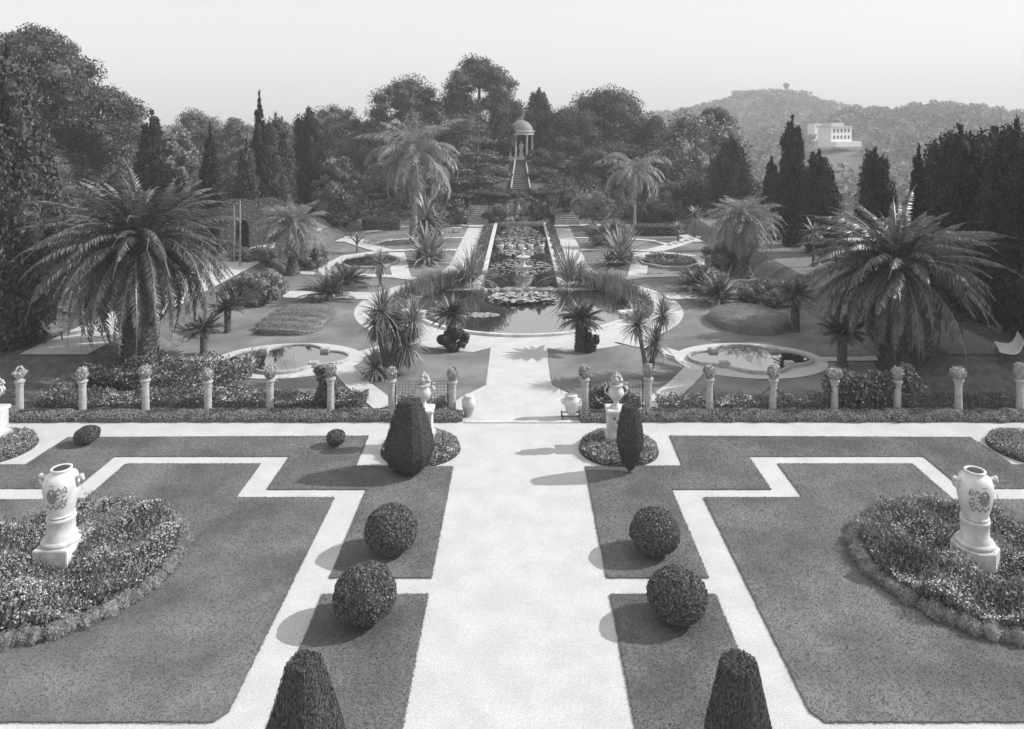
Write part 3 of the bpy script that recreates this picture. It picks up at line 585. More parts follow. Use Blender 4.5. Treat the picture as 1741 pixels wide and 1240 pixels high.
cord = lambda x, y, L=.85, n=120: (x, y, L * 1.12, int(n * 1.35), .055, 88, -40, 45)
swords('cordyline', 'many headed cordyline beside the gate columns, sunlit side', 662, 642, [cord(652, 528, .95), cord(702, 545, .85, 110), cord(690, 590, .9), cord(640, 622, .75, 100), cord(672, 556, .8), cord(668, 610, .7, 80), cord(640, 548, .7, 80)], skirt=1)
swords('cordyline', 'three headed cordyline on two thin leaning stems', 1102, 643, [cord(1082, 550, .78), cord(1127, 536, .7, 110), cord(1115, 590, .7, 100)])
swords('cordyline', 'small single headed cordyline with shaggy stem near back pond', 647, 488, [cord(646, 448, .85, 90)], skirt=1)
swords('yucca', 'tall pale yucca with flared head behind the sunlit agave', 724, 412, [(724, 374, 2.1, 150, .15, 88, -45, 60), (744, 386, 1.6, 80, .14, 80, -30, 60)], skirt=1)
swords('agave', 'large pale agave clump on the sunlit canal lawn', 729, 446, [(729, 438, 2.4, 80, .2, 85, 8, 40), (712, 442, 1.0, 30, .13, 80, 5, 40), (748, 441, 1.0, 30, .13, 80, 5, 40)], trunks=False, cat='agave')
swords('agave', 'large pale agave clump on the shaded canal lawn', 1055, 451, [(1055, 442, 2.4, 80, .2, 85, 8, 40), (1036, 446, 1.1, 34, .13, 80, 5, 40), (1072, 446, 1.0, 30, .13, 80, 5, 40)], trunks=False, cat='agave')
swords('flax_clump', 'sword leaved flax clump at the pool corner, sunlit side', 801, 486, [(801, 480, 2.3, 130, .075, 88, 22, 80), (788, 482, 1.7, 60, .06, 85, 12, 75)], mat='sword', trunks=False, cat='flax')
swords('flax_clump', 'sword leaved flax clump at the pool corner, shaded side', 966, 486, [(966, 480, 2.3, 130, .075, 88, 22, 80), (987, 482, 1.7, 64, .06, 85, 12, 75)], mat='sword', trunks=False, cat='flax')
swords('spiky_plant', 'spiky pale plant at canal end rockery, stair side', 940, 372, [(940, 366, 1.5, 36, .09, 85, 15, 30)], trunks=False, Y=66.5)
swords('spiky_plant', 'bright spiky plant among rockery shrubs at canal end', 866, 372, [(866, 368, 1.2, 40, .09, 85, 10, 40), (885, 364, 1.0, 30, .09, 85, 10, 40)], trunks=False, Y=66.2)
swords('fan_palm', 'small thin stemmed fan palm, taller of two by shaded edging', 1182, 406, [(1182, 366, .95, 60, .14, 70, -35, 40)], cat='palm')
swords('fan_palm', 'small thin stemmed fan palm, shorter of two by shaded edging', 1153, 412, [(1153, 388, .7, 50, .12, 70, -35, 40)], cat='palm')
swords('fan_palm', 'thin palm on the bank before rounded dark cypress', 1383, 462, [(1383, 395, .9, 60, .14, 70, -45, 45)], cat='palm', Y=42.5, z0=.75)
# thin young tree on the lawn beyond the back pond
r = rs(); Y = 51.3; t = thing('sapling', 'thin flat topped sapling beyond the sunlit back pond', 'tree', (PX(607, Y), Y, .04))
limbs(trunk_mb(1.3, .06, .045, r), 1.5, .9, .7, r, 9, .035).build('trunk', M['bark'], t); crown_of([(.5 * math.cos(a), .5 * math.sin(a), 1.3, .35, .35, .12) for a in range(6)], 700, .09, r, 0).build('crown', M['broad'], t)

# ------------------------------------------------------------------ topiary
def topiary_solid(prof, sides, ph):
    n = sides; k = len(prof); a = np.arange(n) * 2 * PI / n + ph; V = []
    if sides == 4: n = 8; a = np.array([PI / 4 + PI / 2 * j + e for j in range(4) for e in (-.2, .2)]) + ph; prof = [(x * 1.16, z) for x, z in prof]
    for rr, z in prof: V += [(rr * math.cos(q), rr * math.sin(q), z) for q in a]
    Fs = [[i * n + j, i * n + (j + 1) % n, (i + 1) * n + (j + 1) % n, (i + 1) * n + j] for i in range(k - 1) for j in range(n)] + [[(k - 1) * n + j for j in range(n)]]
    return np.array(V), Fs
def clipped(name, label, loc, prof, sides, ph, N, L, W, mat, core, cat='topiary', al=0.5, jit=.45, sc_=1.0):
    r = rs(); V, Fs = topiary_solid(prof, sides, ph); by = {}
    for f in Fs: by.setdefault(len(f), []).append(f)
    T = tri_of(V, [np.array(q) for q in by.values()]); t = thing(name, label, cat, loc)
    tube(MB(), [(0, 0, -.03), (0, 0, prof[0][1] + .1)], [.07, .06], 8).build('trunk', M['bark'], t)
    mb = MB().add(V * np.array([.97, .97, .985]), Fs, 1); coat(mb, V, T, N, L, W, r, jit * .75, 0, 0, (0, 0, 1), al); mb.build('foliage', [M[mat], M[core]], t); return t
PY = [(.3, .04), (.46, .2), (.57, .55), (.55, .8), (.40, 1.4), (.24, 1.84)]
clipped('topiary_yew', 'stout faceted yew topiary beside the round bed, sunlit side', (-2.83, 19.0, .04), PY, 4, -.3, 9500, .05, .018, 'yew', 'yewcore')
PS = [(.05, .06), (.2, .25), (.35, .75), (.34, 1.05), (.26, 1.5), (.2, 1.72)]
clipped('topiary_yew', 'slender dark yew topiary with pointed foot beside round bed', (2.86, 18.95, .04), PS, 10, .1, 7500, .05, .018, 'yew', 'yewcore')
clipped('topiary_yew', 'flat topped yew topiary cropped by bottom edge, left of path', (-2.75, 9.4, .04), [(.2, .05), (.45, .4), (.5, .8), (.41, 1.27), (.19, 2.1)], 4, -.3, 26000, .04, .014, 'yew', 'yewcore', al=.75)
clipped('topiary_yew', 'flat topped yew topiary cropped by bottom edge, right of path', (2.8, 9.35, .04), [(.15, .05), (.42, .6), (.46, .95), (.43, 1.27), (.23, 2.13)], 8, .2, 26000, .04, .014, 'yew', 'yewcore', al=.75)
def ball(name, label, loc, rad, N, L, W, sq=(1, 1, 1), mat='box', tilt=0):
    r = rs(); V, T = ICO3; q = 1 + .035 * np.sin(V[:, 0] * 5 + r.rand() * 6) * np.sin(V[:, 1] * 4 + r.rand() * 6) + .02 * r.randn(len(V)); V = V * q[:, None] * rad * np.array(sq)
    V[:, 2] += rad * sq[2] * .93 + .03 + tilt * V[:, 0]; t = thing(name, label, 'topiary', loc); tube(MB(), [(0, 0, -.03), (0, 0, .25)], [.05, .05], 8).build('trunk', M['bark'], t)
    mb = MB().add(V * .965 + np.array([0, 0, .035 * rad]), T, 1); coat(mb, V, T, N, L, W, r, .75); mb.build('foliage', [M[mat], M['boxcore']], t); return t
def at_px(px, base): x, y = G(px, base, .04); return (x, y, .04)
ball('box_ball', 'clipped box ball, larger, nearer the camera on the left strip', at_px(620, 1052), .56, 15000, .042, .027, (1, 1, .82))
ball('box_ball', 'clipped box ball, farther one on the left strip', at_px(665, 936), .55, 15000, .042, .027, (1, 1, .82))
ball('box_ball', 'clipped box ball, larger, nearer the camera on the right strip', at_px(1151, 1052), .52, 14000, .042, .027, (1, 1, .84))
ball('box_ball', 'clipped box ball, farther one on the right strip', at_px(1114, 938), .51, 14000, .042, .027, (1, 1, .84))
ball('box_ball', 'small leaning oval box ball beside the outer round bed', at_px(148, 754), .29, 3000, .045, .028, (1.15, 1, .8), 'box', .12)
ball('box_ball', 'small box ball on the grass near stout yew topiary', at_px(571, 757), .235, 2600, .045, .028, (1.1, 1, .85))
# clipped ovals and long hedges
def mound(name, label, cat, pts_fn, loc, N, L, W, mat, core='boxcore', jit=.7, sub=ICO3, blossoms=0, group=None):
    r = rs(); V0, T = sub; V = pts_fn(V0.copy(), r); t = thing(name, label, cat, loc, group)
    MB().add(V * np.array([.97, .97, .93]), T).build('inner_growth', M[core], t); mb = MB(); coat(mb, V, T, N, L, W, r, jit, .0); mb.build('foliage', M[mat], t)
    if blossoms:
        ok = T[V[T].mean(1)[:, 2] > .3 * V[:, 2].max()]; b = MB(); coat(b, V, ok, blossoms, .07, .055, r, .4, .02); b.build('blossoms', M['blossom'], t)
    return t
def dome(rx, ry, h, p=1.0, bump=.05):
    def f(V, r):
        z = np.maximum(V[:, 2], -.15); o = V * np.array([rx, ry, 0]); o[:, 2] = np.sign(z) * np.abs(z) ** p * h; return o * (1 + bump * r.randn(len(V), 1) * .5) + np.array([0, 0, .02])
    return f
def drum(rx, ry, h):
    def f(V, r):
        q = nrm(V * np.array([1, 1, 0]) + 1e-6); ra = np.minimum(1, np.hypot(V[:, 0], V[:, 1]) * 1.35)[:, None]; o = q * ra * np.array([rx, ry, 0]); o[:, 2] = h * np.clip(V[:, 2] * 1.5 + .5, -.05, 1); return o
    return f
Y = 63; mound('clipped_hedge', 'oval flat topped clipped hedge at far end, sunlit side', 'hedge', drum(1.65, .9, .85), (PX(648, Y), Y, .04), 3800, .1, .06, 'bed')
Y = 60; mound('clipped_hedge', 'oval dark clipped hedge at far end, shaded side', 'hedge', drum(2.3, 1.0, .75), (PX(1120, Y), Y, .04), 4200, .1, .06, 'box')
# patterned carpet beds on the lawns
def ridged(rx, ry, h):
    def f(V, r):
        z = np.maximum(V[:, 2], -.1); q = np.abs(V[:, :2]) ** 4; k = np.hypot(V[:, 0], V[:, 1]) / np.maximum(q.sum(1) ** .25, 1e-6); o = V * np.array([rx, ry, 0]) * k[:, None]; o[:, 2] = np.abs(z) ** .3 * h * np.where(z > 0, 1, -.05) * (.72 + .38 * np.sin(o[:, 1] * 7.5 + o[:, 0] * .9)) + .02; return o
    return f
x, y = G(506, 548); mound('carpet_bed', 'ridged patterned carpet bed on the sunlit lawn', 'flower bed', ridged(1.45, 2.3, .36), (x, y, .04), 18000, .05, .024, 'silver', 'lawnfar', .35, ico(5))
x, y = G(1272, 550); mound('carpet_bed', 'mounded carpet bed on the shaded lawn', 'flower bed', dome(1.8, 2.1, .55, .4, .03), (x, y, .04), 16000, .05, .024, 'silver', 'lawnfar', .35)

# ------------------------------------------------------------------ beds with flowers
def planting(name, label, cat, loc, sampler, hfun, NL, NB, ls, lw, mat, bl=.05, group=None, upw=1.0, soil=None, hb=(.8, 1.08), dead=0):
    """loose bedding plants; sampler(n, rng) -> xy, hfun(xy) -> plant height there"""
    r = rs(); t = thing(name, label, cat, loc, group); mb = MB(); xy = sampler(NL, r); h = hfun(xy); z = h * r.rand(NL) ** .6 * 1.0
    patch = .75 + .25 * np.sin(xy[:, 0] * 4.1 + 1) * np.sin(xy[:, 1] * 3.7) + .12 * r.randn(NL); z = z * patch
    D = r.randn(NL, 3); D[:, 2] = np.abs(D[:, 2]) + upw; s = .6 + .9 * r.rand(NL); mb.add(*leaves(np.stack([xy[:, 0], xy[:, 1], z + .02], 1), D, r.randn(NL, 3) + np.array([0, 0, .8]), ls * s, lw * s)); mb.build('foliage', M[mat], t)
    if NB:
        b = MB(); cl = sampler(max(3, NB // 5) * 2, r); w_ = np.sin(cl[:, 0] * 1.9 + len(label)) * np.sin(cl[:, 1] * 2.3 + 1) + .7 * r.randn(len(cl)); cl = cl[np.argsort(-w_)[:max(3, NB // 5)]]; xy = cl[r.randint(len(cl), size=NB)] + r.randn(NB, 2) * bl * 1.6; h = hfun(xy); p = .75 + .25 * np.sin(xy[:, 0] * 4.1 + 1) * np.sin(xy[:, 1] * 3.7)
        z = h * p * (hb[0] + (hb[1] - hb[0]) * r.rand(NB)) + .03; s = .5 + .9 * r.rand(NB)
        for q in range(2): b.add(*leaves(np.stack([xy[:, 0], xy[:, 1], z], 1), r.randn(NB, 3) * np.array([1, 1, .25]), r.randn(NB, 3) * .5 + np.array([0, -.3, 1]), bl * s, bl * s * .9))
        b.build('blossoms', M['blossom'], t)
    if soil: poly_mesh(soil, -.01, .015)[0].build('soil', M['soil'], t)
    return t
def disc_s(R):
    def f(n, r): q = R * np.sqrt(r.rand(n)); a = r.rand(n) * 2 * PI; return np.stack([q * np.cos(a), q * np.sin(a)], 1)
    return f
def rect_s(x0, x1, y0, y1):
    return lambda n, r: np.stack([x0 + (x1 - x0) * r.rand(n), y0 + (y1 - y0) * r.rand(n)], 1)
BX, BY = 9.3, 14.9
for s, lb, bl in ((-1, 'large round flower bed around the vase on square plinth', 6500), (1, 'large round flower bed around the vase on octagonal plinth', 4600)):
    hf = lambda q: .40 + .22 * np.sin(q[:, 0] * 3.3 + 1) * np.sin(q[:, 1] * 2.9) - .16 * np.clip(1 - (np.hypot(q[:, 0], q[:, 1]) / 1.1) ** 2, 0, 1)
    t = planting('flower_bed', lb, 'flower bed', (s * BX, BY, .04), disc_s(2.15), hf, 42000, bl, .06, .034, 'bed', .034, 'round flower beds around the vases', .8, ell(0, 0, 2.3, 2.3))
    r = rs(); xy = disc_s(2.1)(6000, r); xy = xy[np.sin(xy[:, 0] * 2.7 + s) * np.sin(xy[:, 1] * 3.1) + .5 * r.randn(len(xy)) > -.1]; n = len(xy); h = hf(xy) * (.5 + .8 * r.rand(n)); g = MB(); D = r.randn(n, 3); D[:, 2] = np.abs(D[:, 2]) + 2; g.add(*leaves(np.c_[xy, h], D, r.randn(n, 3), .1 + .08 * r.rand(n), .012 + .012 * r.rand(n))); g.build('grassy_stems', M['pale'], t)
    r = rs(); e = MB(); v0, f0 = ICO2
    for k in range(64):
        a = (k + .5 * r.rand()) * 2 * PI / 64; q = .13 + .07 * r.rand(); rr_ = 2.22 + .1 * r.rand(); c = np.array([rr_ * math.cos(a), rr_ * math.sin(a), .05]); V = v0 * q * np.array([1, 1, .95]) * (1 + .1 * r.randn(len(v0), 1)) + c
        e.add(V * .8 + c * .2, f0); coat(e, V, f0, 620, .06, .014, r, .8, 0, 0)
    e.build('silver_edging', M['silver'], t)
for s, sx, lb in ((-1, 2.72, 'low round bed around the pedestal urn beside stout yew'), (1, 2.75, 'low round bed around the pedestal urn beside slender yew'), (-1, 14.6, 'low round bed around the outer pedestal, sunlit side'), (1, 14.2, 'low round bed at right edge near the end columns')):
    t = planting('flower_bed', lb, 'flower bed', (s * sx, 20.35, .01), disc_s(1.05), lambda q: .2 + .12 * np.clip(1 - np.hypot(q[:, 0], q[:, 1]) / 1.1, 0, 1), 9000, 500, .06, .03, 'silver', .04, 'round beds around the pedestals', .4, ell(0, 0, 1.1, 1.1))
    r = rs(); V, T = ICO3; V = dome(1.07, 1.07, .26, .5, .03)(V.copy(), r); e = MB().add(V * np.array([.96, .96, .85]), T, 1); coat(e, V, T, 6000, .06, .035, r, .7); e.build('edging', [M['silver'], M['boxcore']], t)
# low hedge before the columns
def hedge(label, x0, x1, yc, wd, h, N, mat='silver', L=.06, W=.022):
    r = rs(); nn = int((x1 - x0) / .2); q = np.linspace(x0, x1, nn); pr = np.array([(-.5, 0), (-.52, .55), (-.36, .95), (0, 1.05), (.36, .95), (.52, .55), (.5, 0)]); V = np.zeros((nn, 7, 3))
    V[:, :, 0] = q[:, None]; V[:, :, 1] = pr[None, :, 0] * wd * (1 + .1 * r.randn(nn, 1)) + r.randn(nn, 7) * .015; V[:, :, 2] = pr[None, :, 1] * h * (1 + .1 * r.randn(nn, 1))
    i, j = np.meshgrid(np.arange(nn - 1), np.arange(6), indexing='ij'); Q = np.stack([i * 7 + j, i * 7 + j + 1, (i + 1) * 7 + j + 1, (i + 1) * 7 + j], -1).reshape(-1, 4); V = V.reshape(-1, 3)
    Fs = [Q, np.array([list(range(7)), [(nn - 1) * 7 + k for k in range(7)]])]
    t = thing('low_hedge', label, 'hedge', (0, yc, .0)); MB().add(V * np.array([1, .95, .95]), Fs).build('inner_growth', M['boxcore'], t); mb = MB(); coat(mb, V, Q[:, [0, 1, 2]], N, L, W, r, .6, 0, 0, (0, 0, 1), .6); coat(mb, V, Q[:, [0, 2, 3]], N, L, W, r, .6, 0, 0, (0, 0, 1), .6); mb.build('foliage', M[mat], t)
hedge('low silvery hedge along the columns on the sunlit side of path', -15.6, -1.72, 22.45, .5, .26, 14000)
hedge('low silvery hedge along the columns on the shaded side of path', 1.85, 16.2, 22.45, .5, .26, 14000)
hedge('low planted border along the canal, sunlit side', -2.95, -2.05, 0, .1, .1, 10) if False else None
planting('flower_border', 'rose and flower border behind the columns, sunlit side', 'flower bed', (0, 0, .03), rect_s(-15.3, -4.9, 22.95, 24.1), lambda q: .34 + .26 * (np.sin(q[:, 0] * 1.1) * .5 + .5) * np.clip((-q[:, 0] - 4.5) / 5, .3, 1), 28000, 900, .075, .035, 'rose', .05, None, .5)
planting('flower_border', 'low flower border behind the columns, shaded side', 'flower bed', (0, 0, .03), rect_s(4.4, 9.2, 22.95, 23.8), lambda q: .32 + 0 * q[:, 0], 9000, 420, .07, .03, 'bed', .05, None, .5)
planting('flower_border', 'dark low planting behind the end columns in shade', 'flower bed', (0, 0, .03), rect_s(9.2, 16, 22.95, 24), lambda q: .3 + 0 * q[:, 0], 10000, 60, .07, .03, 'rose', .05, None, .5)
planting('flower_border', 'small leafy patch behind the trellis, sunlit side', 'flower bed', (0, 0, .03), rect_s(-3.8, -2.2, 22.95, 23.5), lambda q: .35 + 0 * q[:, 0], 3500, 260, .07, .03, 'bed', .05, None, .5)
planting('flower_border', 'small dark leafy patch behind the trellis, shaded side', 'flower bed', (0, 0, .03), rect_s(2.2, 3.8, 22.95, 23.5), lambda q: .42 + 0 * q[:, 0], 4200, 90, .07, .03, 'rose', .05, None, .5)
for s, lb in ((-1, 'leafy border along the canal kerb, sunlit side'), (1, 'leafy border along the canal kerb, shaded side')):
    planting('canal_border', lb, 'flower bed', (0, 0, .01), rect_s(s * 3.05, s * 2.3, 43.5, 65), lambda q: .3 + .1 * np.sin(q[:, 1] * 2.2), 12000, 250, .11, .05, 'bed' if s > 0 else 'broad', .06, None, .4)
planting('rose_bushes', 'dense flowering bushes under the sunlit date palm', 'shrub', (PX(300, 25.8), 25.6, .03), rect_s(-1.7, 2.6, -1.2, 1.2), lambda q: .8 - .12 * np.abs(q[:, 1]) + .12 * np.sin(q[:, 0] * 3), 11000, 260, .085, .045, 'rose', .055, None, .3)
planting('dark_shrubbery', 'dark ivy like shrubbery left of the sunlit palm trunk', 'shrub', (PX(215, 25.4), 25.2, .03), rect_s(-1.2, 1.0, -.7, .7), lambda q: .75 - .2 * np.abs(q[:, 0]), 5200, 40, .1, .06, 'yew', .05, None, .3)
# climbers over the shaded columns
def climber(label, pts, N, mat='rose', NB=60, nm='climbing_rose', L=.11):
    r = rs(); B = [(x, y, z, q, q * .8, q) for x, y, z, q in pts]; c = np.array(pts)[:, :3].mean(0); c[2] = 0; B = [(b[0] - c[0], b[1] - c[1], b[2], b[3], b[4], b[5]) for b in B]
    t = thing(nm, label, 'climber', tuple(c)); b0 = B[0]; tube(MB(), [(b0[0], b0[1], 0), (b0[0], b0[1], b0[2])], [.03, .02], 6).build('stem', M['bark'], t); crown_of(B, N, L, r, .55, .65, 0, (.6, .6), .8).build('foliage', M[mat], t)
    if NB: mb = crown_of(B, NB, .06, r, 0, .9, 0, (1.0, .25), .5); mb.build('blossoms', M['blossom'], t)
cx_ = lambda px: PX(px, 22.75)
climber('mass of climbing roses swagged over two shaded columns', [(cx_(p), 22.95, z, q) for p, z, q in ((1420, .9, .3), (1445, .95, .33), (1470, .75, .42), (1460, .5, .4), (1490, .95, .33), (1520, .98, .32), (1548, 1.0, .36), (1560, .85, .3), (1545, 1.25, .28), (1480, .4, .32), (1430, .6, .3), (1500, .6, .3))], 6500, 'rose', 90)
climber('leafy climber around a column below the quatrefoil pond, sunlit side', [(cx_(p), 22.95, z, q) for p, z, q in ((548, .5, .28), (556, .85, .26), (550, 1.15, .22), (540, 1.3, .16))], 1800, 'rose', 30)
climber('dark low bush behind the trellis in shade', [(2.9, 23.4, .3, .4), (2.55, 23.35, .25, .33), (3.3, 23.4, .25, .3)], 1600, 'yew', 0, 'dark_bush')
def garland(label, x0, x1, sag, leafy, z=.95):
    r = rs(); q = np.linspace(0, 1, 15); P = np.stack([x0 + (x1 - x0) * q, 22.75 + 0 * q, z - sag * 4 * q * (1 - q)], 1); c = P.mean(0); c[2] = 0; t = thing('rope_garland', label, 'garland', tuple(c)); P = P - c
    tube(MB(), P, .013, 6).build('rope', M['iron'], t)
    if leafy: crown_of([(p[0], p[1], p[2], .09, .09, .09) for p in P], leafy, .07, r, 0, .6, 0, (.4, .9)).build('foliage', M['rose'], t)
garland('thin bare rope swagged beside the shaded trellis', 3.98, 5.89, .55, 0); garland('thin rope with sparse leaves swagged below shaded pond', 5.89, 7.85, .55, 150); garland('leafy rope garland swagged up to the climbing roses', 7.85, 9.77, .6, 750)

# ------------------------------------------------------------------ columns
CXS = [-15.45, -13.5, -11.55, -9.62, -7.7, -5.83, -3.94, -2.06, 2.06, 3.98, 5.89, 7.85, 9.77, 11.7, 13.6, 15.5]
CL = ['column with open looped basket, last on the sunlit side', 'pale column next to the looped basket column, beside rose border', 'pale column in front of the sunlit date palm trunk', 'pale column between date palm and quatrefoil pond, sunlit', 'pale column before the sunlit quatrefoil pond', 'column wrapped by leafy climber, sunlit side',
      'column holding far end of the sunlit trellis', 'column beside the small oil jar at the central path', 'column beside the jar on iron stand at the central path', 'column before the three headed cordyline, trellis end', 'column where bare rope meets leafy rope, shaded side',
      'column before the shaded quatrefoil pond', 'column half hidden under climbing roses, nearer the pond', 'column topped by pale ball rising out of climbing roses', 'column with wide basket before the shaded bank', 'column with tall pointed finial at right edge']
def column_mb():
    a = MB(); lathe(a, [(.16, 0), (.16, .08), (.13, .11), (.122, .16), (.115, .95)], 20)
    b = MB(); lathe(b, [(.117, .95), (.135, .965), (.135, .985), (.12, 1.0), (.16, 1.05), (.175, 1.075), (.175, 1.11), (.1, 1.15), (.07, 1.19)], 20)
    return a, b
def finial(kind, r):
    mb = MB()
    if kind == 1:
        lathe(mb, [(.06, 1.17), (.13, 1.22), (.2, 1.34), (.19, 1.36)], 18)
        for a in (0, PI / 2): tube(mb, [(.17 * math.cos(u) * math.cos(a), .17 * math.cos(u) * math.sin(a), 1.34 + .22 * math.sin(u)) for u in np.linspace(0, PI, 11)], .025, 6)
        for k in range(8): V, T = ICO1; mb.add(V * .055 + np.array([.19 * math.cos(k * .785), .19 * math.sin(k * .785), 1.37]), T)
    else:
        wd, hh = {0: (.165, .3), 2: (.24, .24), 3: (.16, .42)}[kind]; lathe(mb, [(.06, 1.17), (wd * .7, 1.21), (wd, 1.21 + hh * .4), (wd * .88, 1.21 + hh * .75), (wd * .4, 1.21 + hh)], 16)
        V = mb.v[0]; T = np.array([q for A, _, _ in mb.f[:1] for q in A]); T = np.concatenate([T[:, [0, 1, 2]], T[:, [0, 2, 3]]]); coat(mb, V, T, 420, .075, .06, r, .5, .02)
    return mb
SL_ = .92
proto = thing('garden_column', CL[0], 'column', (CXS[0], 22.75, .0), 'stone columns closing the parterre'); a, b = column_mb(); a.build('shaft', M['stone'], proto); b.build('capital', M['stone'], proto)
for k, x in enumerate(CXS):
    o = proto if k == 0 else dup(proto, (x, 22.75, 0), CL[k])
    cols_fin = {0: 1, 14: 2, 15: 3, 12: 2}.get(k, 0)
    o['_fin'] = cols_fin
for o in [x for x in bpy.data.objects if x.get('_fin') is not None]:
    kf = o['_fin']; rr_ = RS(int(o.location.x * 50 + 3000)); o.rotation_euler = (rr_.randn() * .012, rr_.randn() * .012, rr_.rand() * 6); o.scale = (.9, .9, 1 + .03 * rr_.randn()); finial(kf, rs()).build('basket_finial', M['stone'], o); del o['_fin']
# wire trellis between the innermost columns
for s, lb in ((-1, 'wire trellis between the two inner columns, sunlit side'), (1, 'wire trellis between the two inner columns, shaded side')):
    t = thing('trellis_fence', lb, 'trellis', (s * 3.02, 22.78, 0)); g = MB()
    for q in np.linspace(-.8, .8, 17): box(g, q, 0, .12, .009, .009, .92)
    for q in np.linspace(.12, 1.04, 11): box(g, 0, .008, q, 1.62, .007, .009)
    g.build('wire_mesh', M['iron'], t); fr = MB(); box(fr, -.82, 0, 0, .03, .03, 1.08); box(fr, .82, 0, 0, .03, .03, 1.08); fr.build('frame', M['iron'], t)

# ------------------------------------------------------------------ vases, urns, pedestals
def arc_patch(mb, prof, th0, th1, z0, z1, mi=0, off=.004, shape='ell', n=14):
    """a thin painted patch lying on a turned surface"""
    zc, zr = (z0 + z1) / 2, (z1 - z0) / 2; tc, tr = (th0 + th1) / 2, (th1 - th0) / 2; P = [(tc, zc)]
    for k in range(n):
        a = k * 2 * PI / n; P.append((tc + tr * math.cos(a), zc + zr * math.sin(a)))
    pr = np.array(prof); V = []
    for th, z in P: rr = np.interp(z, pr[:, 1], pr[:, 0]) + off; V.append((rr * math.cos(th), rr * math.sin(th), z))
    mb.add(V, [[0, 1 + k, 1 + (k + 1) % n] for k in range(n)], mi)
VP = [(.225, 0), (.23, .02), (.25, .1), (.315, .4), (.34, .58), (.325, .72), (.29, .83), (.19, .885), (.165, .91), (.2, .935), (.205, .965), (.17, .97), (.15, .95), (.15, .86)]
def big_vase(label, loc, octo, flip):
    t = thing('vase_pedestal', 'white ' + ('octagonal' if octo else 'square') + ' plinth and drum under the big armorial vase', 'pedestal', loc); pl = MB()
    if octo: lathe(pl, [(.44, -.03), (.44, .40), (.42, .42)], 8, ph=PI / 8, smooth=False)
    else: box(pl, 0, .06, -.03, .7, .92, .45, 0, .012)
    pl.build('plinth', M['white'], t); d = MB(); lathe(d, [(.345, .42), (.365, .445), (.365, .475), (.345, .5), (.31, .51), (.30, .53), (.295, .56), (.262, .59), (.258, .865), (.272, .88), (.276, .92), (.264, .945), (.22, .95)], 32); d.build('drum', M['white'], t)
    v = thing('armorial_vase', label, 'vase', (loc[0], loc[1], loc[2] + .95)); b = MB(); lathe(b, VP[:-2] + [(.15, .95)], 36); b.build('body', M['glaze'], v)
    ins = MB(); lathe(ins, [(.149, .80), (.149, .9505)], 24); n_ = MB(); lathe(n_, [(.14, .948), (.148, .956)], 24); n_.build('mouth', M['dark'], v)
    for s in (-1, 1):
        h = MB(); tube(h, [(s * .33, 0, .78), (s * .42, 0, .8), (s * .45, 0, .74), (s * .41, 0, .66), (s * .36, 0, .63)], [.04, .038, .035, .035, .04], 8); V, T = ICO2; h.add(V * .05 + np.array([s * .415, 0, .80]), T, 0, True); h.build('handle', M['glaze'], v)
    c = MB(); f = -1 if flip else 1; th = -PI / 2; r = RS(3)
    arc_patch(c, VP, th - .3, th + .3, .36, .68); 
    for k in range(46):
        a, zq = th + (.12 + .75 * r.rand()) * f, .3 + .4 * r.rand(); q = .02 + .045 * r.rand(); arc_patch(c, VP, a - q, a + q, zq - .018 - .02 * r.rand(), zq + .015, 0, .005, n=7)
    for k in range(16): a = th + (-.42 + 1.2 * k / 15) * f; zq = .29 + .035 * math.sin(k * 1.3); arc_patch(c, VP, a - .055, a + .055, zq - .022, zq + .022, 0, .006, n=7)
    for k in range(6): a = th + (-.12 + .05 * k) * f; arc_patch(c, VP, a - .035, a + .035, .73, .745, 0, .006, n=6)
    c.build('painted_crest', M['crest'], v); c2 = MB(); arc_patch(c2, VP, th - .2, th - .02, .42, .62, 0, .008); arc_patch(c2, VP, th + .04, th + .2, .44, .62, 0, .008); arc_patch(c2, VP, th + .55 * f - .2, th + .55 * f + .2, .395, .41, 0, .008); c2.build('crest_shield', M['crest'], v)
    ls_ = MB(); lathe(ls_, [(.252, .02), (.262, .025), (.262, .045), (.255, .05)], 32); ls_.build('foot_ring', M['white'], v)
big_vase('white glazed vase with painted crest, standing on square plinth', (-BX - .1, 15.1, .04), False, False)
big_vase('white glazed vase with painted crest, standing on octagonal plinth', (BX, 15.0, .04), True, True)
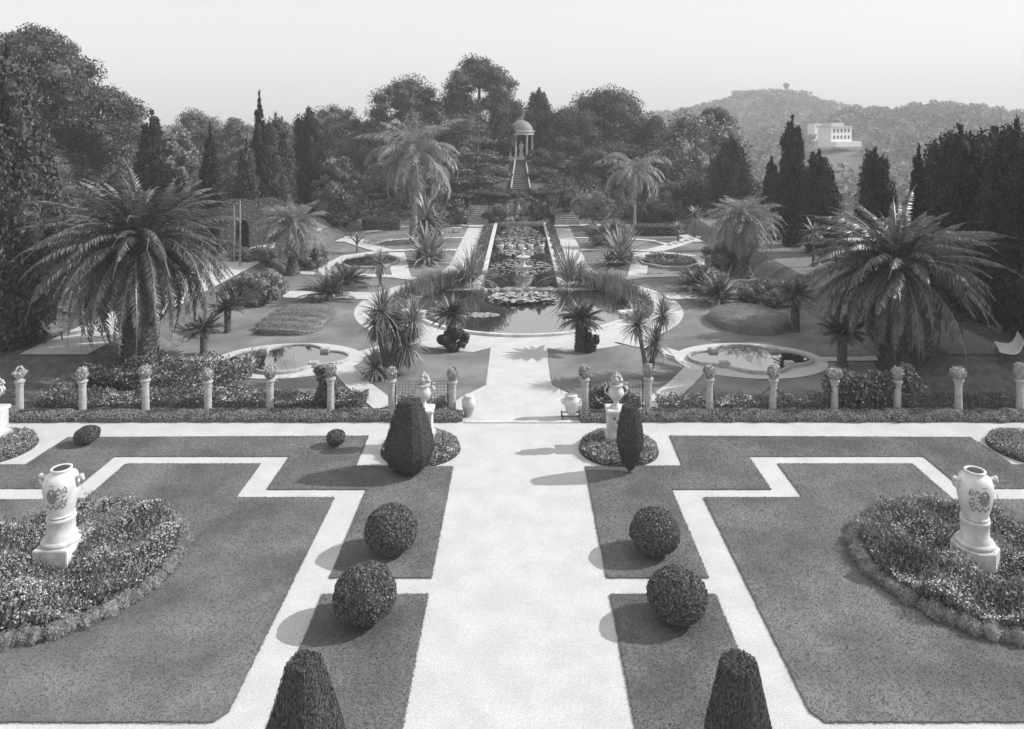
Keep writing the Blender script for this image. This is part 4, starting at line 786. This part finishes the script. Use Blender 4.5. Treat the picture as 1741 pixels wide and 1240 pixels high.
def ped_urn(label, lu, x, y):
    t = thing('stone_pedestal', label, 'pedestal', (x, y, 0)); a = MB(); box(a, 0, 0, 0, .66, .66, .35, 0, .01); a.build('base', M['stone'], t)
    d = MB(); box(d, 0, 0, .35, .5, .5, .62, 0, .008); d.build('shaft', M['white'], t); e = MB(); box(e, 0, 0, .97, .6, .6, .1, 0, .02); box(e, 0, 0, .33, .6, .6, .05, 0, .015); e.build('cornice', M['white'], t)
    pn = MB(); r = RS(8)
    for k in range(5): V, T = ICO1; pn.add(V * np.array([.05, .012, .06]) + np.array([r.uniform(-.15, .15), -.253, .5 + .09 * k]), T)
    pn.build('carved_relief', M['lead'], t)
    u = thing('stone_urn', lu, 'urn', (x, y, 1.07)); b = MB(); lathe(b, [(.16, 0), (.17, .03), (.08, .1), (.07, .17), (.1, .22), (.19, .32), (.22, .42), (.2, .52), (.15, .58), (.19, .63), (.2, .66)], 24, lob=.05, nl=9); b.build('body', M['white'], u)
    for s in (-1, 1): h = MB(); tube(h, [(s * .19, 0, .36), (s * .3, 0, .42), (s * .31, 0, .54), (s * .24, 0, .62), (s * .3, 0, .7)], .03, 7); h.build('handle', M['white'], u)
    f = MB()
    for k in range(26): V, T = ICO1; zq = .66 + .3 * r.rand(); w_ = .2 * (1 - (zq - .66) / .36); q = .04 + .035 * r.rand(); aa = r.rand() * 6.3; f.add(V * q + np.array([w_ * math.cos(aa), w_ * math.sin(aa), zq]), T, 0, True)
    lathe(f, [(.1, .64), (.13, .75), (.07, .92), (.02, 1.02)], 10); f.build('carved_fruit', M['stone'], u)
ped_urn('carved pedestal half hidden by the slender yew', 'carved urn with fruit rising above the slender yew', 2.72, 20.6)
ped_urn('carved pedestal hidden behind the stout faceted yew', 'carved urn with fruit peeping over the stout faceted yew', -2.68, 20.6)
ped_urn('carved pedestal cut by the left edge in outer round bed', 'carved urn cut by the left edge above outer bed', -14.72, 20.6)
JP = [(.1, 0), (.12, .03), (.17, .25), (.215, .42), (.2, .52), (.14, .58), (.16, .62), (.16, .64), (.1, .64)]
t = thing('oil_jar', 'small pale oil jar at hedge end beside the central path', 'jar', (-1.56, 22.7, .0)); q = MB(); lathe(q, JP, 20); q.build('body', M['white'], t); q = MB(); lathe(q, [(.125, .04), (.175, .245), (.2, .33)], 20); q.v[0] *= np.array([1.02, 1.02, 1]); q.build('unglazed_lower_band', M['stone'], t)
t = thing('jar_stand', 'low black iron stand carrying a white jar by the path', 'stand', (1.6, 22.55, .0)); q = MB(); box(q, 0, -.17, .1, .62, .03, .03); box(q, 0, .17, .1, .62, .03, .03); box(q, -.28, 0, .1, .03, .37, .028); box(q, .28, 0, .1, .03, .37, .028); q.build('frame', M['iron'], t)
for a in (-.29, .29):
    for b in (-.17, .17): q = MB(); box(q, a, b, 0, .03, .03, .16); q.build('leg', M['iron'], t)
t = thing('oil_jar', 'plump white jar resting on the low iron stand', 'jar', (1.6, 22.55, .13)); q = MB(); lathe(q, [(a * 1.18, b * .9) for a, b in JP], 20); q.build('body', M['white'], t)
for s in (-1, 1): q = MB(); tube(q, [(s * .22, 0, .46), (s * .3, 0, .44), (s * .28, 0, .34), (s * .22, 0, .3)], .02, 6); q.build('handle', M['white'], t)

# ------------------------------------------------------------------ ponds, round pool, canal
def quatre(n=120, a=2.25, b=1.6):
    P = []
    for k in range(n):
        t = k * 2 * PI / n; c, s = math.cos(t), math.sin(t); best = 0
        for cx, cy, ra, rb in ((0, 0, 1.32, b), (1.25, 0, 1.0, .78), (-1.25, 0, 1.0, .78)):
            A = (c / ra) ** 2 + (s / rb) ** 2; B = -2 * (c * cx / ra ** 2 + s * cy / rb ** 2); C = (cx / ra) ** 2 + (cy / rb) ** 2 - 1; D = B * B - 4 * A * C
            if D > 0: best = max(best, (-B + math.sqrt(D)) / 2 / A)
        P.append((best * c, best * s))
    return P
def rim(P, wd, h, inner=None):
    P = np.array(P); n = len(P); T = nrm(np.roll(P, -1, 0) - np.roll(P, 1, 0)); N = np.stack([T[:, 1], -T[:, 0]], 1); O = P + N * wd; mb = MB(); z = lambda A, q: np.c_[A, np.full(n, q)]
    V = np.concatenate([z(O, 0), z(O, h - .02), z(O - N * .02, h), z(P + N * .02, h), z(P, h - .02), z(P, -.02)]); i = np.arange(n); j = (i + 1) % n
    for k in range(5): pass
    mb.add(V, np.concatenate([np.stack([k * n + i, k * n + j, (k + 1) * n + j, (k + 1) * n + i], 1) for k in range(5)])); return mb
for s, lb in ((-1, 'stone rimmed quatrefoil pond on the sunlit lawn'), (1, 'stone rimmed quatrefoil pond on the shaded lawn')):
    t = thing('quatrefoil_pond', lb, 'pond', (s * 8.8, 28, .04)); P = quatre(); rim(P, .12, .13).build('rim', M['stone'], t); poly_mesh(P, .0, .075)[0].build('water_surface', M['water'], t)
    for a, b in ((1.2, .82), (-1.2, .82), (1.2, -.82), (-1.2, -.82)): q = MB(); box(q, a, b, 0, .34, .3, .2, 0, .015); q.build('rim_block', M['stone'], t)
    r = rs(); q = MB()
    for k in range(60): a = r.randn(2) * np.array([.25, .15]); q.join(rosette(1, .5, .012, 85, 60, 30, r, (a[0] + s * .15, a[1] - .1, .07)))
    w_ = thing('water_rushes', 'thin rushes growing in the ' + ('sunlit' if s < 0 else 'shaded') + ' quatrefoil pond', 'water plant', (s * 8.8, 28, .04)); q.build('stems', M['bed'], w_)
    # octagonal back pond
    t = thing('octagonal_pond', 'octagonal back pond with stone kerb, ' + ('sunlit side' if s < 0 else 'full of water plants on the shaded side'), 'pond', (s * 9.75, 47.9, .04)); P = [(1.75 * math.cos(a) * 1.08, 2.1 * math.sin(a) * 1.08) for a in np.arange(8) * PI / 4 + PI / 8]; P = wob(P, .4, 0)
    rim(P, .2, .16).build('kerb', M['stone'], t); poly_mesh(P, 0, .08)[0].build('water_surface', M['water'], t)
planting('pond_plants', 'water plants with pale blooms filling the shaded octagonal pond', 'water plant', (9.75, 47.9, .12), disc_s(1.5), lambda q: .3 + 0 * q[:, 0], 2600, 90, .12, .05, 'bed', .09)
PC = (.15, 36.6); RP = 5.35
A0, A1 = math.radians(-214), math.radians(34); ang = np.linspace(A0, A1, 72); arc = [(PC[0] + RP * math.cos(a), PC[1] + RP * math.sin(a)) for a in ang]
t = thing('round_pool', 'large round fronted pool with pale stone rim', 'pool', (0, 0, .004)); poly_mesh(arc, 0, .07)[0].build('water_surface', M['water'], t)
q = MB(); arc_f = [(PC[0] + RP * math.cos(a), PC[1] + RP * math.sin(a)) for a in np.linspace(math.radians(-152), math.radians(-28), 48)]; n = len(arc_f); P = np.array(arc_f); O = PC + (P - PC) * (RP + .17) / RP; I = PC + (P - PC) * (RP - .02) / RP
V = np.concatenate([np.c_[O, np.zeros(n)], np.c_[O, np.full(n, .11)], np.c_[I, np.full(n, .11)], np.c_[I, np.full(n, .0)]]); i = np.arange(n - 1)
q.add(V, np.concatenate([np.stack([k * n + i, k * n + i + 1, (k + 1) * n + i + 1, (k + 1) * n + i], 1) for k in range(3)])); q.build('rim', M['white'], t)
q = MB(); yb = arc[0][1]; r = RS(4)
V_, T_ = ICO2
for k in range(38): q.add(V_ * np.array([.14 + .2 * r.rand(), .16 + .08 * r.rand(), .07 + .1 * r.rand()]) * (1 + .1 * r.randn(len(V_), 1)) + np.array([r.uniform(-2.5, 2.8), yb + .05 + .1 * r.randn(), .08]), T_)
box(q, .12, yb + .12, 0, 5.0, .2, .125, 0, .01)
q.build('rock_ledge', M['rock'], t)
t = thing('canal', 'long narrow lily canal with pale stone kerbs', 'canal', (0, 0, .004)); q = MB(); q.add([(-1.95, yb + .1, .12), (2.15, yb + .1, .12), (2.15, 65.5, .12), (-1.95, 65.5, .12)], [[0, 1, 2, 3]]); q.build('water_surface', M['water'], t)
for s, x in ((-1, -2.08), (1, 2.28)): q = MB(); box(q, x, (44 + 65.5) / 2, 0, .26, 21.5, .24, 0, .015); q.build('kerb', M['white'], t)
q = MB(); box(q, .1, 65.65, 0, 4.4, .3, .3, 0, .02); q.build('end_wall', M['rock'], t)
def pads(label, cx, cy, a, b, N, z, up=0, s=.22):
    r = rs(); u = np.sqrt(r.rand(N)); th = r.rand(N) * 2 * PI; C = np.stack([cx + a * u * np.cos(th), cy + b * u * np.sin(th), np.full(N, z) + r.rand(N) * (.012 + up)], 1); mb = MB(); k = 8; rad = s * (.5 + .6 * r.rand(N)); t0 = r.rand(N) * 6.3
    aa = t0[:, None] + np.linspace(.15, 2 * PI - .15, k)[None]; tilt = r.randn(N, 2) * (.06 + .9 * min(up, .4)); rx = rad[:, None] * np.cos(aa); ry = rad[:, None] * np.sin(aa)
    V = np.stack([C[:, :1] + rx, C[:, 1:2] + ry, C[:, 2:] + rx * tilt[:, :1] + ry * tilt[:, 1:]], -1); mb.add(V.reshape(-1, 3), np.arange(N * k).reshape(N, k)); o = mb.build('lily_pads', M['pad']); tag(o, label, 'water lilies', None, 'stuff')
pads('raft of crowded lily leaves in middle of the round pool', .2, 37.4, 1.7, .95, 420, .078, .2, .18); pads('small flat lily raft in the pool, beside left cycad', -1.9, 34.4, .95, .38, 90, .078, .02, .17); pads('small flat lily raft in the pool, beside right cycad', 2.6, 34.6, .8, .35, 80, .078, .02, .17)
pads('wide lily patches spread along the canal, near stretch', .1, 45.8, 1.9, 2.7, 260, .128, .02, .11); pads('lily patches over the far stretch of the canal', .1, 56.5, 1.9, 7.5, 800, .128, .02, .12)
t = thing('canal_fountain', 'low stone fountain block standing in the lily canal', 'fountain', (.25, 45.2, .1)); q = MB(); box(q, 0, 0, 0, 1.1, .6, .2, 0, .02); q.build('base', M['stone'], t); q = MB(); lathe(q, [(.22, .2), (.13, .3), (.11, .6), (.4, .74), (.45, .8), (.38, .81)], 18); q.build('basin', M['white'], t); q = MB(); lathe(q, [(.1, .8), (.07, .95), (.07, 1.15), (.2, 1.25), (.22, 1.29), (.05, 1.3), (.04, 1.5)], 14); q.build('upper_basin', M['white'], t)
for k in range(5):
    lab = ['white stone pot on canal water, left end of five', 'white stone pot on canal water, second of five', 'white stone pot in the middle of five on canal', 'white stone pot on canal water, fourth of five', 'white stone pot on canal water, right end of five'][k]
    q = MB(); x = PX([852, 868, 885, 902, 921][k], 52.5); lathe(q, [(.13, 0), (.17, .12), (.2, .24), (.2, .29), (.15, .29)], 14); o = q.build('stone_pot', M['white'], None, (x, 52.5, .115)); tag(o, lab, 'pot', 'white pots in a row on the canal')
def reeds(label, pts, N, h, mat='swordmid'):
    r = rs(); t = thing('reed_bed', label, 'reeds', (pts[0][0], pts[0][1], .05)); mb = MB()
    c = np.array(pts); i = r.randint(len(c), size=N); p = c[i] + r.randn(N, 2) * .33 - c[0]
    D = r.randn(N, 3) * .22 + np.array([0, 0, 1]); L = h * (.6 + .6 * r.rand(N)); mb.add(*leaves(np.c_[p, L * .48], D, r.randn(N, 3), L, np.full(N, .03))); mb.build('stems', M[mat], t)
reeds('tall reeds edging the pool back, sunlit side', [(-5.2, 39.2), (-4.9, 39.9), (-4.4, 40.6), (-3.8, 41), (-5.4, 38.5), (-3.3, 41.2), (-5.5, 37.8), (-4.1, 40.2)], 2100, .9, 'bed'); reeds('tall reeds edging the pool back, shaded side', [(5.4, 39), (4.9, 39.8), (4.4, 40.6), (3.7, 41), (5.6, 38.3), (5.0, 40.4), (5.3, 37.6), (4.3, 39.9)], 2100, .9, 'bed')
for s, lb in ((-1, 'narrow planted margin outside the pool rim, sunlit side'), (1, 'narrow planted margin outside the pool rim, shaded side')):
    def smp(n, r, s=s):
        a = math.radians(-27) + math.radians(72) * r.rand(n); q = 5.2 + 1.25 * r.rand(n); return np.stack([s * q * np.cos(a), q * np.sin(a)], 1)
    planting('pool_border', lb, 'flower bed', (PC[0], PC[1], .02), smp, lambda q: .46 + .14 * np.sin(q[:, 1] * 5), 9000, 160, .09, .045, 'broad', .05, None, .5)
for s, lb in ((-1, 'white stone seat by the pool, behind the many headed cordyline'), (1, 'stone seat by the pool, behind the three headed cordyline')):
    t = thing('stone_bench', lb, 'bench', (s * 5.0 + .15, 33.85, .0), None, s * .3); q = MB(); box(q, 0, 0, .36, 1.2, .42, .09, 0, .012); q.build('seat', M['white'], t)
    for a in (-.42, .42): q = MB(); box(q, a, 0, 0, .18, .36, .36, 0, .01); q.build('support', M['stone'], t)
t = thing('stone_bench', 'small stone bench on far lawn beside sunlit canal path', 'bench', (PX(776, 61), 61, .04)); q = MB(); box(q, 0, 0, .33, .75, .4, .09, 0, .012); q.build('seat', M['white'], t)
for a in (-.25, .25): q = MB(); box(q, a, 0, 0, .12, .34, .33, 0, .01); q.build('support', M['stone'], t)
q = MB(); lathe(q, [(.13, 0), (.13, .06), (.1, .1), (.085, 1.3), (.12, 1.34), (.12, 1.42)], 12); tag(q.build('stone_post', M['lead'], None, (PX(698, 55.5), 55.5, .04)), 'grey stone post standing beside the tall pale yucca', 'post')
for s in (-1, 1):
    for k in range(7):
        q = MB(); f = k / 6; a, b = ((589, 406), (640, 417)) if s < 0 else ((1196, 404), (1140, 419)); x, y = G(a[0] + (b[0] - a[0]) * f, a[1] + (b[1] - a[1]) * f); box(q, 0, 0, 0, .42, .3, .13, 0, .03)
        o = q.build('edging_stone', M['white'], None, (x, y, .05)); o.rotation_euler[2] = -.5 * s + .2 * math.sin(k * 5); tag(o, 'pale edging stone in a slanting row on the far ' + ('sunlit' if s < 0 else 'shaded') + ' lawn', 'stone', 'edging stones on the ' + ('sunlit' if s < 0 else 'shaded') + ' lawn')

# ------------------------------------------------------------------ steps, stair, temple
def flight(label, loc, w0, w1, y0, y1, z0, z1, n, mat='stone', rail=0, nm='stone_steps', rz=0):
    t = thing(nm, label, 'stairs', loc, None, rz); q = MB()
    for k in range(n):
        f = k / n; w_ = w0 + (w1 - w0) * f; zz_ = z0 + (z1 - z0) * (k + 1) / n; yy_ = y0 + (y1 - y0) * (k + .5) / n; box(q, 0, yy_, z0 - .3 + .002 * k, w_, (y1 - y0) / n - .004, zz_ - z0 + .3, 0)
    q.build('treads', M[mat], t)
    if rail:
        for s in (-1, 1):
            q = MB(); V = []
            for f in (0, 1):
                x = s * (w0 + (w1 - w0) * f) / 2 + s * .07; yy_ = y0 + (y1 - y0) * f; zz_ = z0 + (z1 - z0) * f
                V += [(x - .06, yy_, zz_ - .3), (x + .06, yy_, zz_ - .3), (x + .06, yy_, zz_ + .3), (x - .06, yy_, zz_ + .3)]
            q.add(V, [[0, 1, 2, 3], [4, 5, 6, 7], [0, 1, 5, 4], [1, 2, 6, 5], [2, 3, 7, 6], [3, 0, 4, 7]]); q.build('side_wall', M['stone'], t)
flight('long stair with white side walls climbing to the temple', (.15, 0, 0), 1.7, .95, 71.5, 80.3, 2.6, 5.15, 17, 'darkrock', 1, 'temple_stair')
flight('short stone steps rising at canal end, sunlit side', (-3.7, 65.2, 0), 1.9, 1.7, 0, 2.6, 0, 1.5, 9, 'rock'); flight('short stone steps rising at canal end, shaded side', (4.3, 65.2, 0), 2.2, 2.0, 0, 2.6, 0, 1.2, 8, 'rock')
r = rs(); t = thing('rockery', 'rough stone rockery closing the far end of canal', 'rockery', (.1, 66.6, 0)); q = MB(); V, T = ICO2
for k in range(46): c = np.array([r.uniform(-2.4, 2.4), 0, 0]); c[1] = r.rand() * 2.6; c[2] = c[1] * .5 + .1; q.add(V * np.array([.3 + .2 * r.rand(), .25, .2 + .12 * r.rand()]) * (1 + .12 * r.randn(len(V), 1)) + c, T)
q.build('rocks', M['rock'], t)
TX, TY, TZ = .25, 82.2, 5.2
t = thing('temple', 'small round white temple with dome at the head of stair', 'temple', (TX, TY, TZ)); q = MB(); lathe(q, [(1.75, -.6), (1.75, .0), (1.6, .01), (1.6, .14)], 32, smooth=False); q.build('platform', M['white'], t)
for k in range(6):
    a = -PI / 2 + PI / 6 + k * PI / 3; q = MB(); lathe(q, [(.17, .13), (.17, .22), (.125, .26), (.105, 2.45), (.16, 2.56), (.18, 2.66)], 14, (1.22 * math.cos(a), 1.22 * math.sin(a), 0)); q.build('column', M['white'], t)
q = MB(); lathe(q, [(1.05, 2.66), (1.42, 2.66), (1.42, 2.95), (1.55, 3.0), (1.55, 3.1), (1.3, 3.12)], 36, smooth=False); q.build('entablature', M['white'], t)
q = MB(); lathe(q, [(1.3, 3.12), (1.3, 3.25), (1.22, 3.5), (1.0, 3.85), (.7, 4.1), (.35, 4.25), (.1, 4.3)], 32); q.build('dome', M['lead'], t); q = MB(); lathe(q, [(.1, 4.29), (.06, 4.4), (.11, 4.5), (.03, 4.75)], 10); q.build('finial', M['lead'], t)
t = thing('temple_statue', 'small white draped statue standing among temple columns', 'statue', (TX, TY - .4, TZ + .14)); q = MB(); box(q, 0, 0, 0, .5, .5, .4, 0, .02); q.build('plinth', M['white'], t)
q = MB(); lathe(q, [(.2, .4), (.22, .5), (.17, .8), (.2, 1.05), (.15, 1.2), (.2, 1.4), (.17, 1.5), (.06, 1.55), (.055, 1.6), (.1, 1.66), (.105, 1.75), (.06, 1.83)], 14, lob=.06, nl=7); tube(q, [(.18, 0, 1.45), (.26, -.05, 1.25), (.12, -.2, 1.15)], .045, 7); tube(q, [(-.18, 0, 1.45), (-.27, -.03, 1.2), (-.2, -.15, 1.0)], .045, 7); q.build('figure', M['white'], t)

# ------------------------------------------------------------------ clipped arches, posts, benches, distant villa
Y = 51; t = thing('arched_hedge', 'tall clipped hedge with arched openings below the cypresses', 'hedge', (-19.4, 47.5, float(gz(-19.4, 47))), None, math.radians(62)); r = rs(); q = MB(); W_ = 9.0; V = []; Fs = []
def arch_panel(x0, x1, H_, op, th=1.0):
    """a clipped hedge bay with one arched opening, real thickness"""
    c = (x0 + x1) / 2; hw = op; n = 10; pts = [(x0, 0), (c - hw, 0)] + [(c - hw * math.cos(k * PI / n), 1.2 + hw * 1.5 * math.sin(k * PI / n)) for k in range(n + 1)] + [(c + hw, 0), (x1, 0), (x1, H_ - .5)] + [(x1 - (x1 - x0) * k / 8, H_ - .5 + .5 * math.sin(PI * k / 8)) for k in range(1, 8)] + [(x0, H_ - .5)]
    bm = bmesh.new(); vs = [bm.verts.new((a, -th / 2, b)) for a, b in pts]; f = bm.faces.new(vs); ex = bmesh.ops.extrude_face_region(bm, geom=[f]); bmesh.ops.translate(bm, verts=[v for v in ex['geom'] if isinstance(v, bmesh.types.BMVert)], vec=(0, th, 0)); bmesh.ops.triangulate(bm, faces=bm.faces[:]); bm.verts.index_update()
    v = np.array([v.co[:] for v in bm.verts]); tt = np.array([[w.index for w in f.verts] for f in bm.faces]); bm.free(); return v, tt
core = MB()
for k in range(4):
    v, tt = arch_panel(-5 + 2.6 * k, -5 + 2.6 * k + 2.58, 3.3 - .15 * (k % 2), .55); core.add(v * np.array([1, .95, .99]), tt); coat(q, v, tt, 2200, .12, .06, r, .5)
core.build('inner_growth', M['boxcore'], t); q.build('foliage', M['broad'], t)
for px, Y, top, lb in ((408, 42.7, 342, 'taller pale bare pole before the clipped arches'), (398, 44, 350, 'thinner grey bare pole before the clipped arches')):
    X = PX(px, Y); z = float(gz(X, Y)); q = MB(); tube(q, [(0, 0, -.1), (.02, 0, 2), (0, 0, PZ(top, Y) - z)], [.06, .05, .04] if px > 400 else [.045, .04, .03], 7); tag(q.build('garden_pole', M['palebark'], None, (X, Y, z)), lb, 'pole')
def bench(label, loc, rz):
    t = thing('park_bench', label, 'bench', loc, None, rz); L = 1.35; pr = [(-.34, .43), (-.2, .41), (-.05, .40), (.1, .41), (.2, .47), (.28, .6), (.33, .75), (.37, .9)]
    for nm, sl in (('seat', pr[:5]), ('backrest', pr[4:])):
        q = MB(); V = []
        for a, z in sl: V += [(a, -L / 2, z), (a, L / 2, z), (a + .012, -L / 2, z - .03), (a + .012, L / 2, z - .03)]
        for k in range(len(sl) - 1): b = 4 * k; q.add([V[b + j] for j in (0, 1, 2, 3, 4, 5, 6, 7)], [[0, 1, 5, 4], [2, 6, 7, 3], [0, 4, 6, 2], [1, 3, 7, 5], [0, 2, 3, 1], [4, 5, 7, 6]])
        q.build(nm, M['wood'], t)
    for y in (-.6, .6):
        q = MB(); tube(q, [(-.3, y, 0), (-.24, y, .38)], .025, 6); q.build('leg', M['iron'], t); q = MB(); tube(q, [(.32, y, 0), (.2, y, .4)], .025, 6); q.build('leg', M['iron'], t)
x = PX(1714, 25.9); bench('white slatted bench on the shaded bank path', (x, 25.9, float(gz(x, 25.9))), -.45)
x = PX(84, 28.3); bench('white bench on the sunlit bank path by ivy columns', (x, 28.2, float(gz(x, 28))), PI + .9)
Y = 258; t = thing('villa', 'white flat roofed villa on the distant wooded hillside', 'house', (PX(1432, Y), Y, PZ(240, Y))); t.scale = (.72, .7, .58); t.rotation_euler[2] = .38; q = MB(); box(q, 0, 5, -4, 13, 9, 12.6); q.build('wall', M['render'], t); q = MB(); box(q, 0, 5, 8.6, 14.2, 10, .6); box(q, -1.5, 5, 9.2, 8, 7, 1.8); q.build('roof', M['white'], t)
for zr in (1.2, 5.2):
    for k in range(5): q = MB(); box(q, -4.6 + 2.3 * k, .42, zr, .95, .12, 2.1); q.build('window', M['dark'], t)
q = MB(); box(q, -.5, -2.2, -3.4, 16, 5.2, 3.2); q.build('terrace', M['render'], t)
Y = 292; t = thing('hillside_house', 'small pale house on the hillside behind white villa', 'house', (PX(1391, Y), Y, PZ(224, Y))); q = MB(); t.scale = (.5, .5, .5); t.rotation_euler[2] = .5; box(q, 0, 3, -8, 9, 7, 14.4); q.build('wall', M['render'], t); q = MB(); box(q, 0, 3, 6.4, 9.6, 7.6, .5); q.build('roof', M['stone'], t)
for k in range(3): q = MB(); box(q, -2.6 + 2.6 * k, -.54, 3.2, .9, .12, 1.8); q.build('window', M['dark'], t)
Y = 556; t = thing('hilltop_fort', 'long low wall crowning the distant hilltop', 'building', (PX(1275, Y), Y, PZ(160, Y))); q = MB(); box(q, 0, 0, -3, 26, 6, 5.6); box(q, 24, 2, -4, 16, 6, 5.2); q.build('wall', M['stone'], t)
Y = 555; tree('broad', 'hilltop_tree', 'lone wind bent tree standing on the distant hilltop', 1337, 141, 5, Y, 'forest', 300, 1.2, bot=150, n=8)
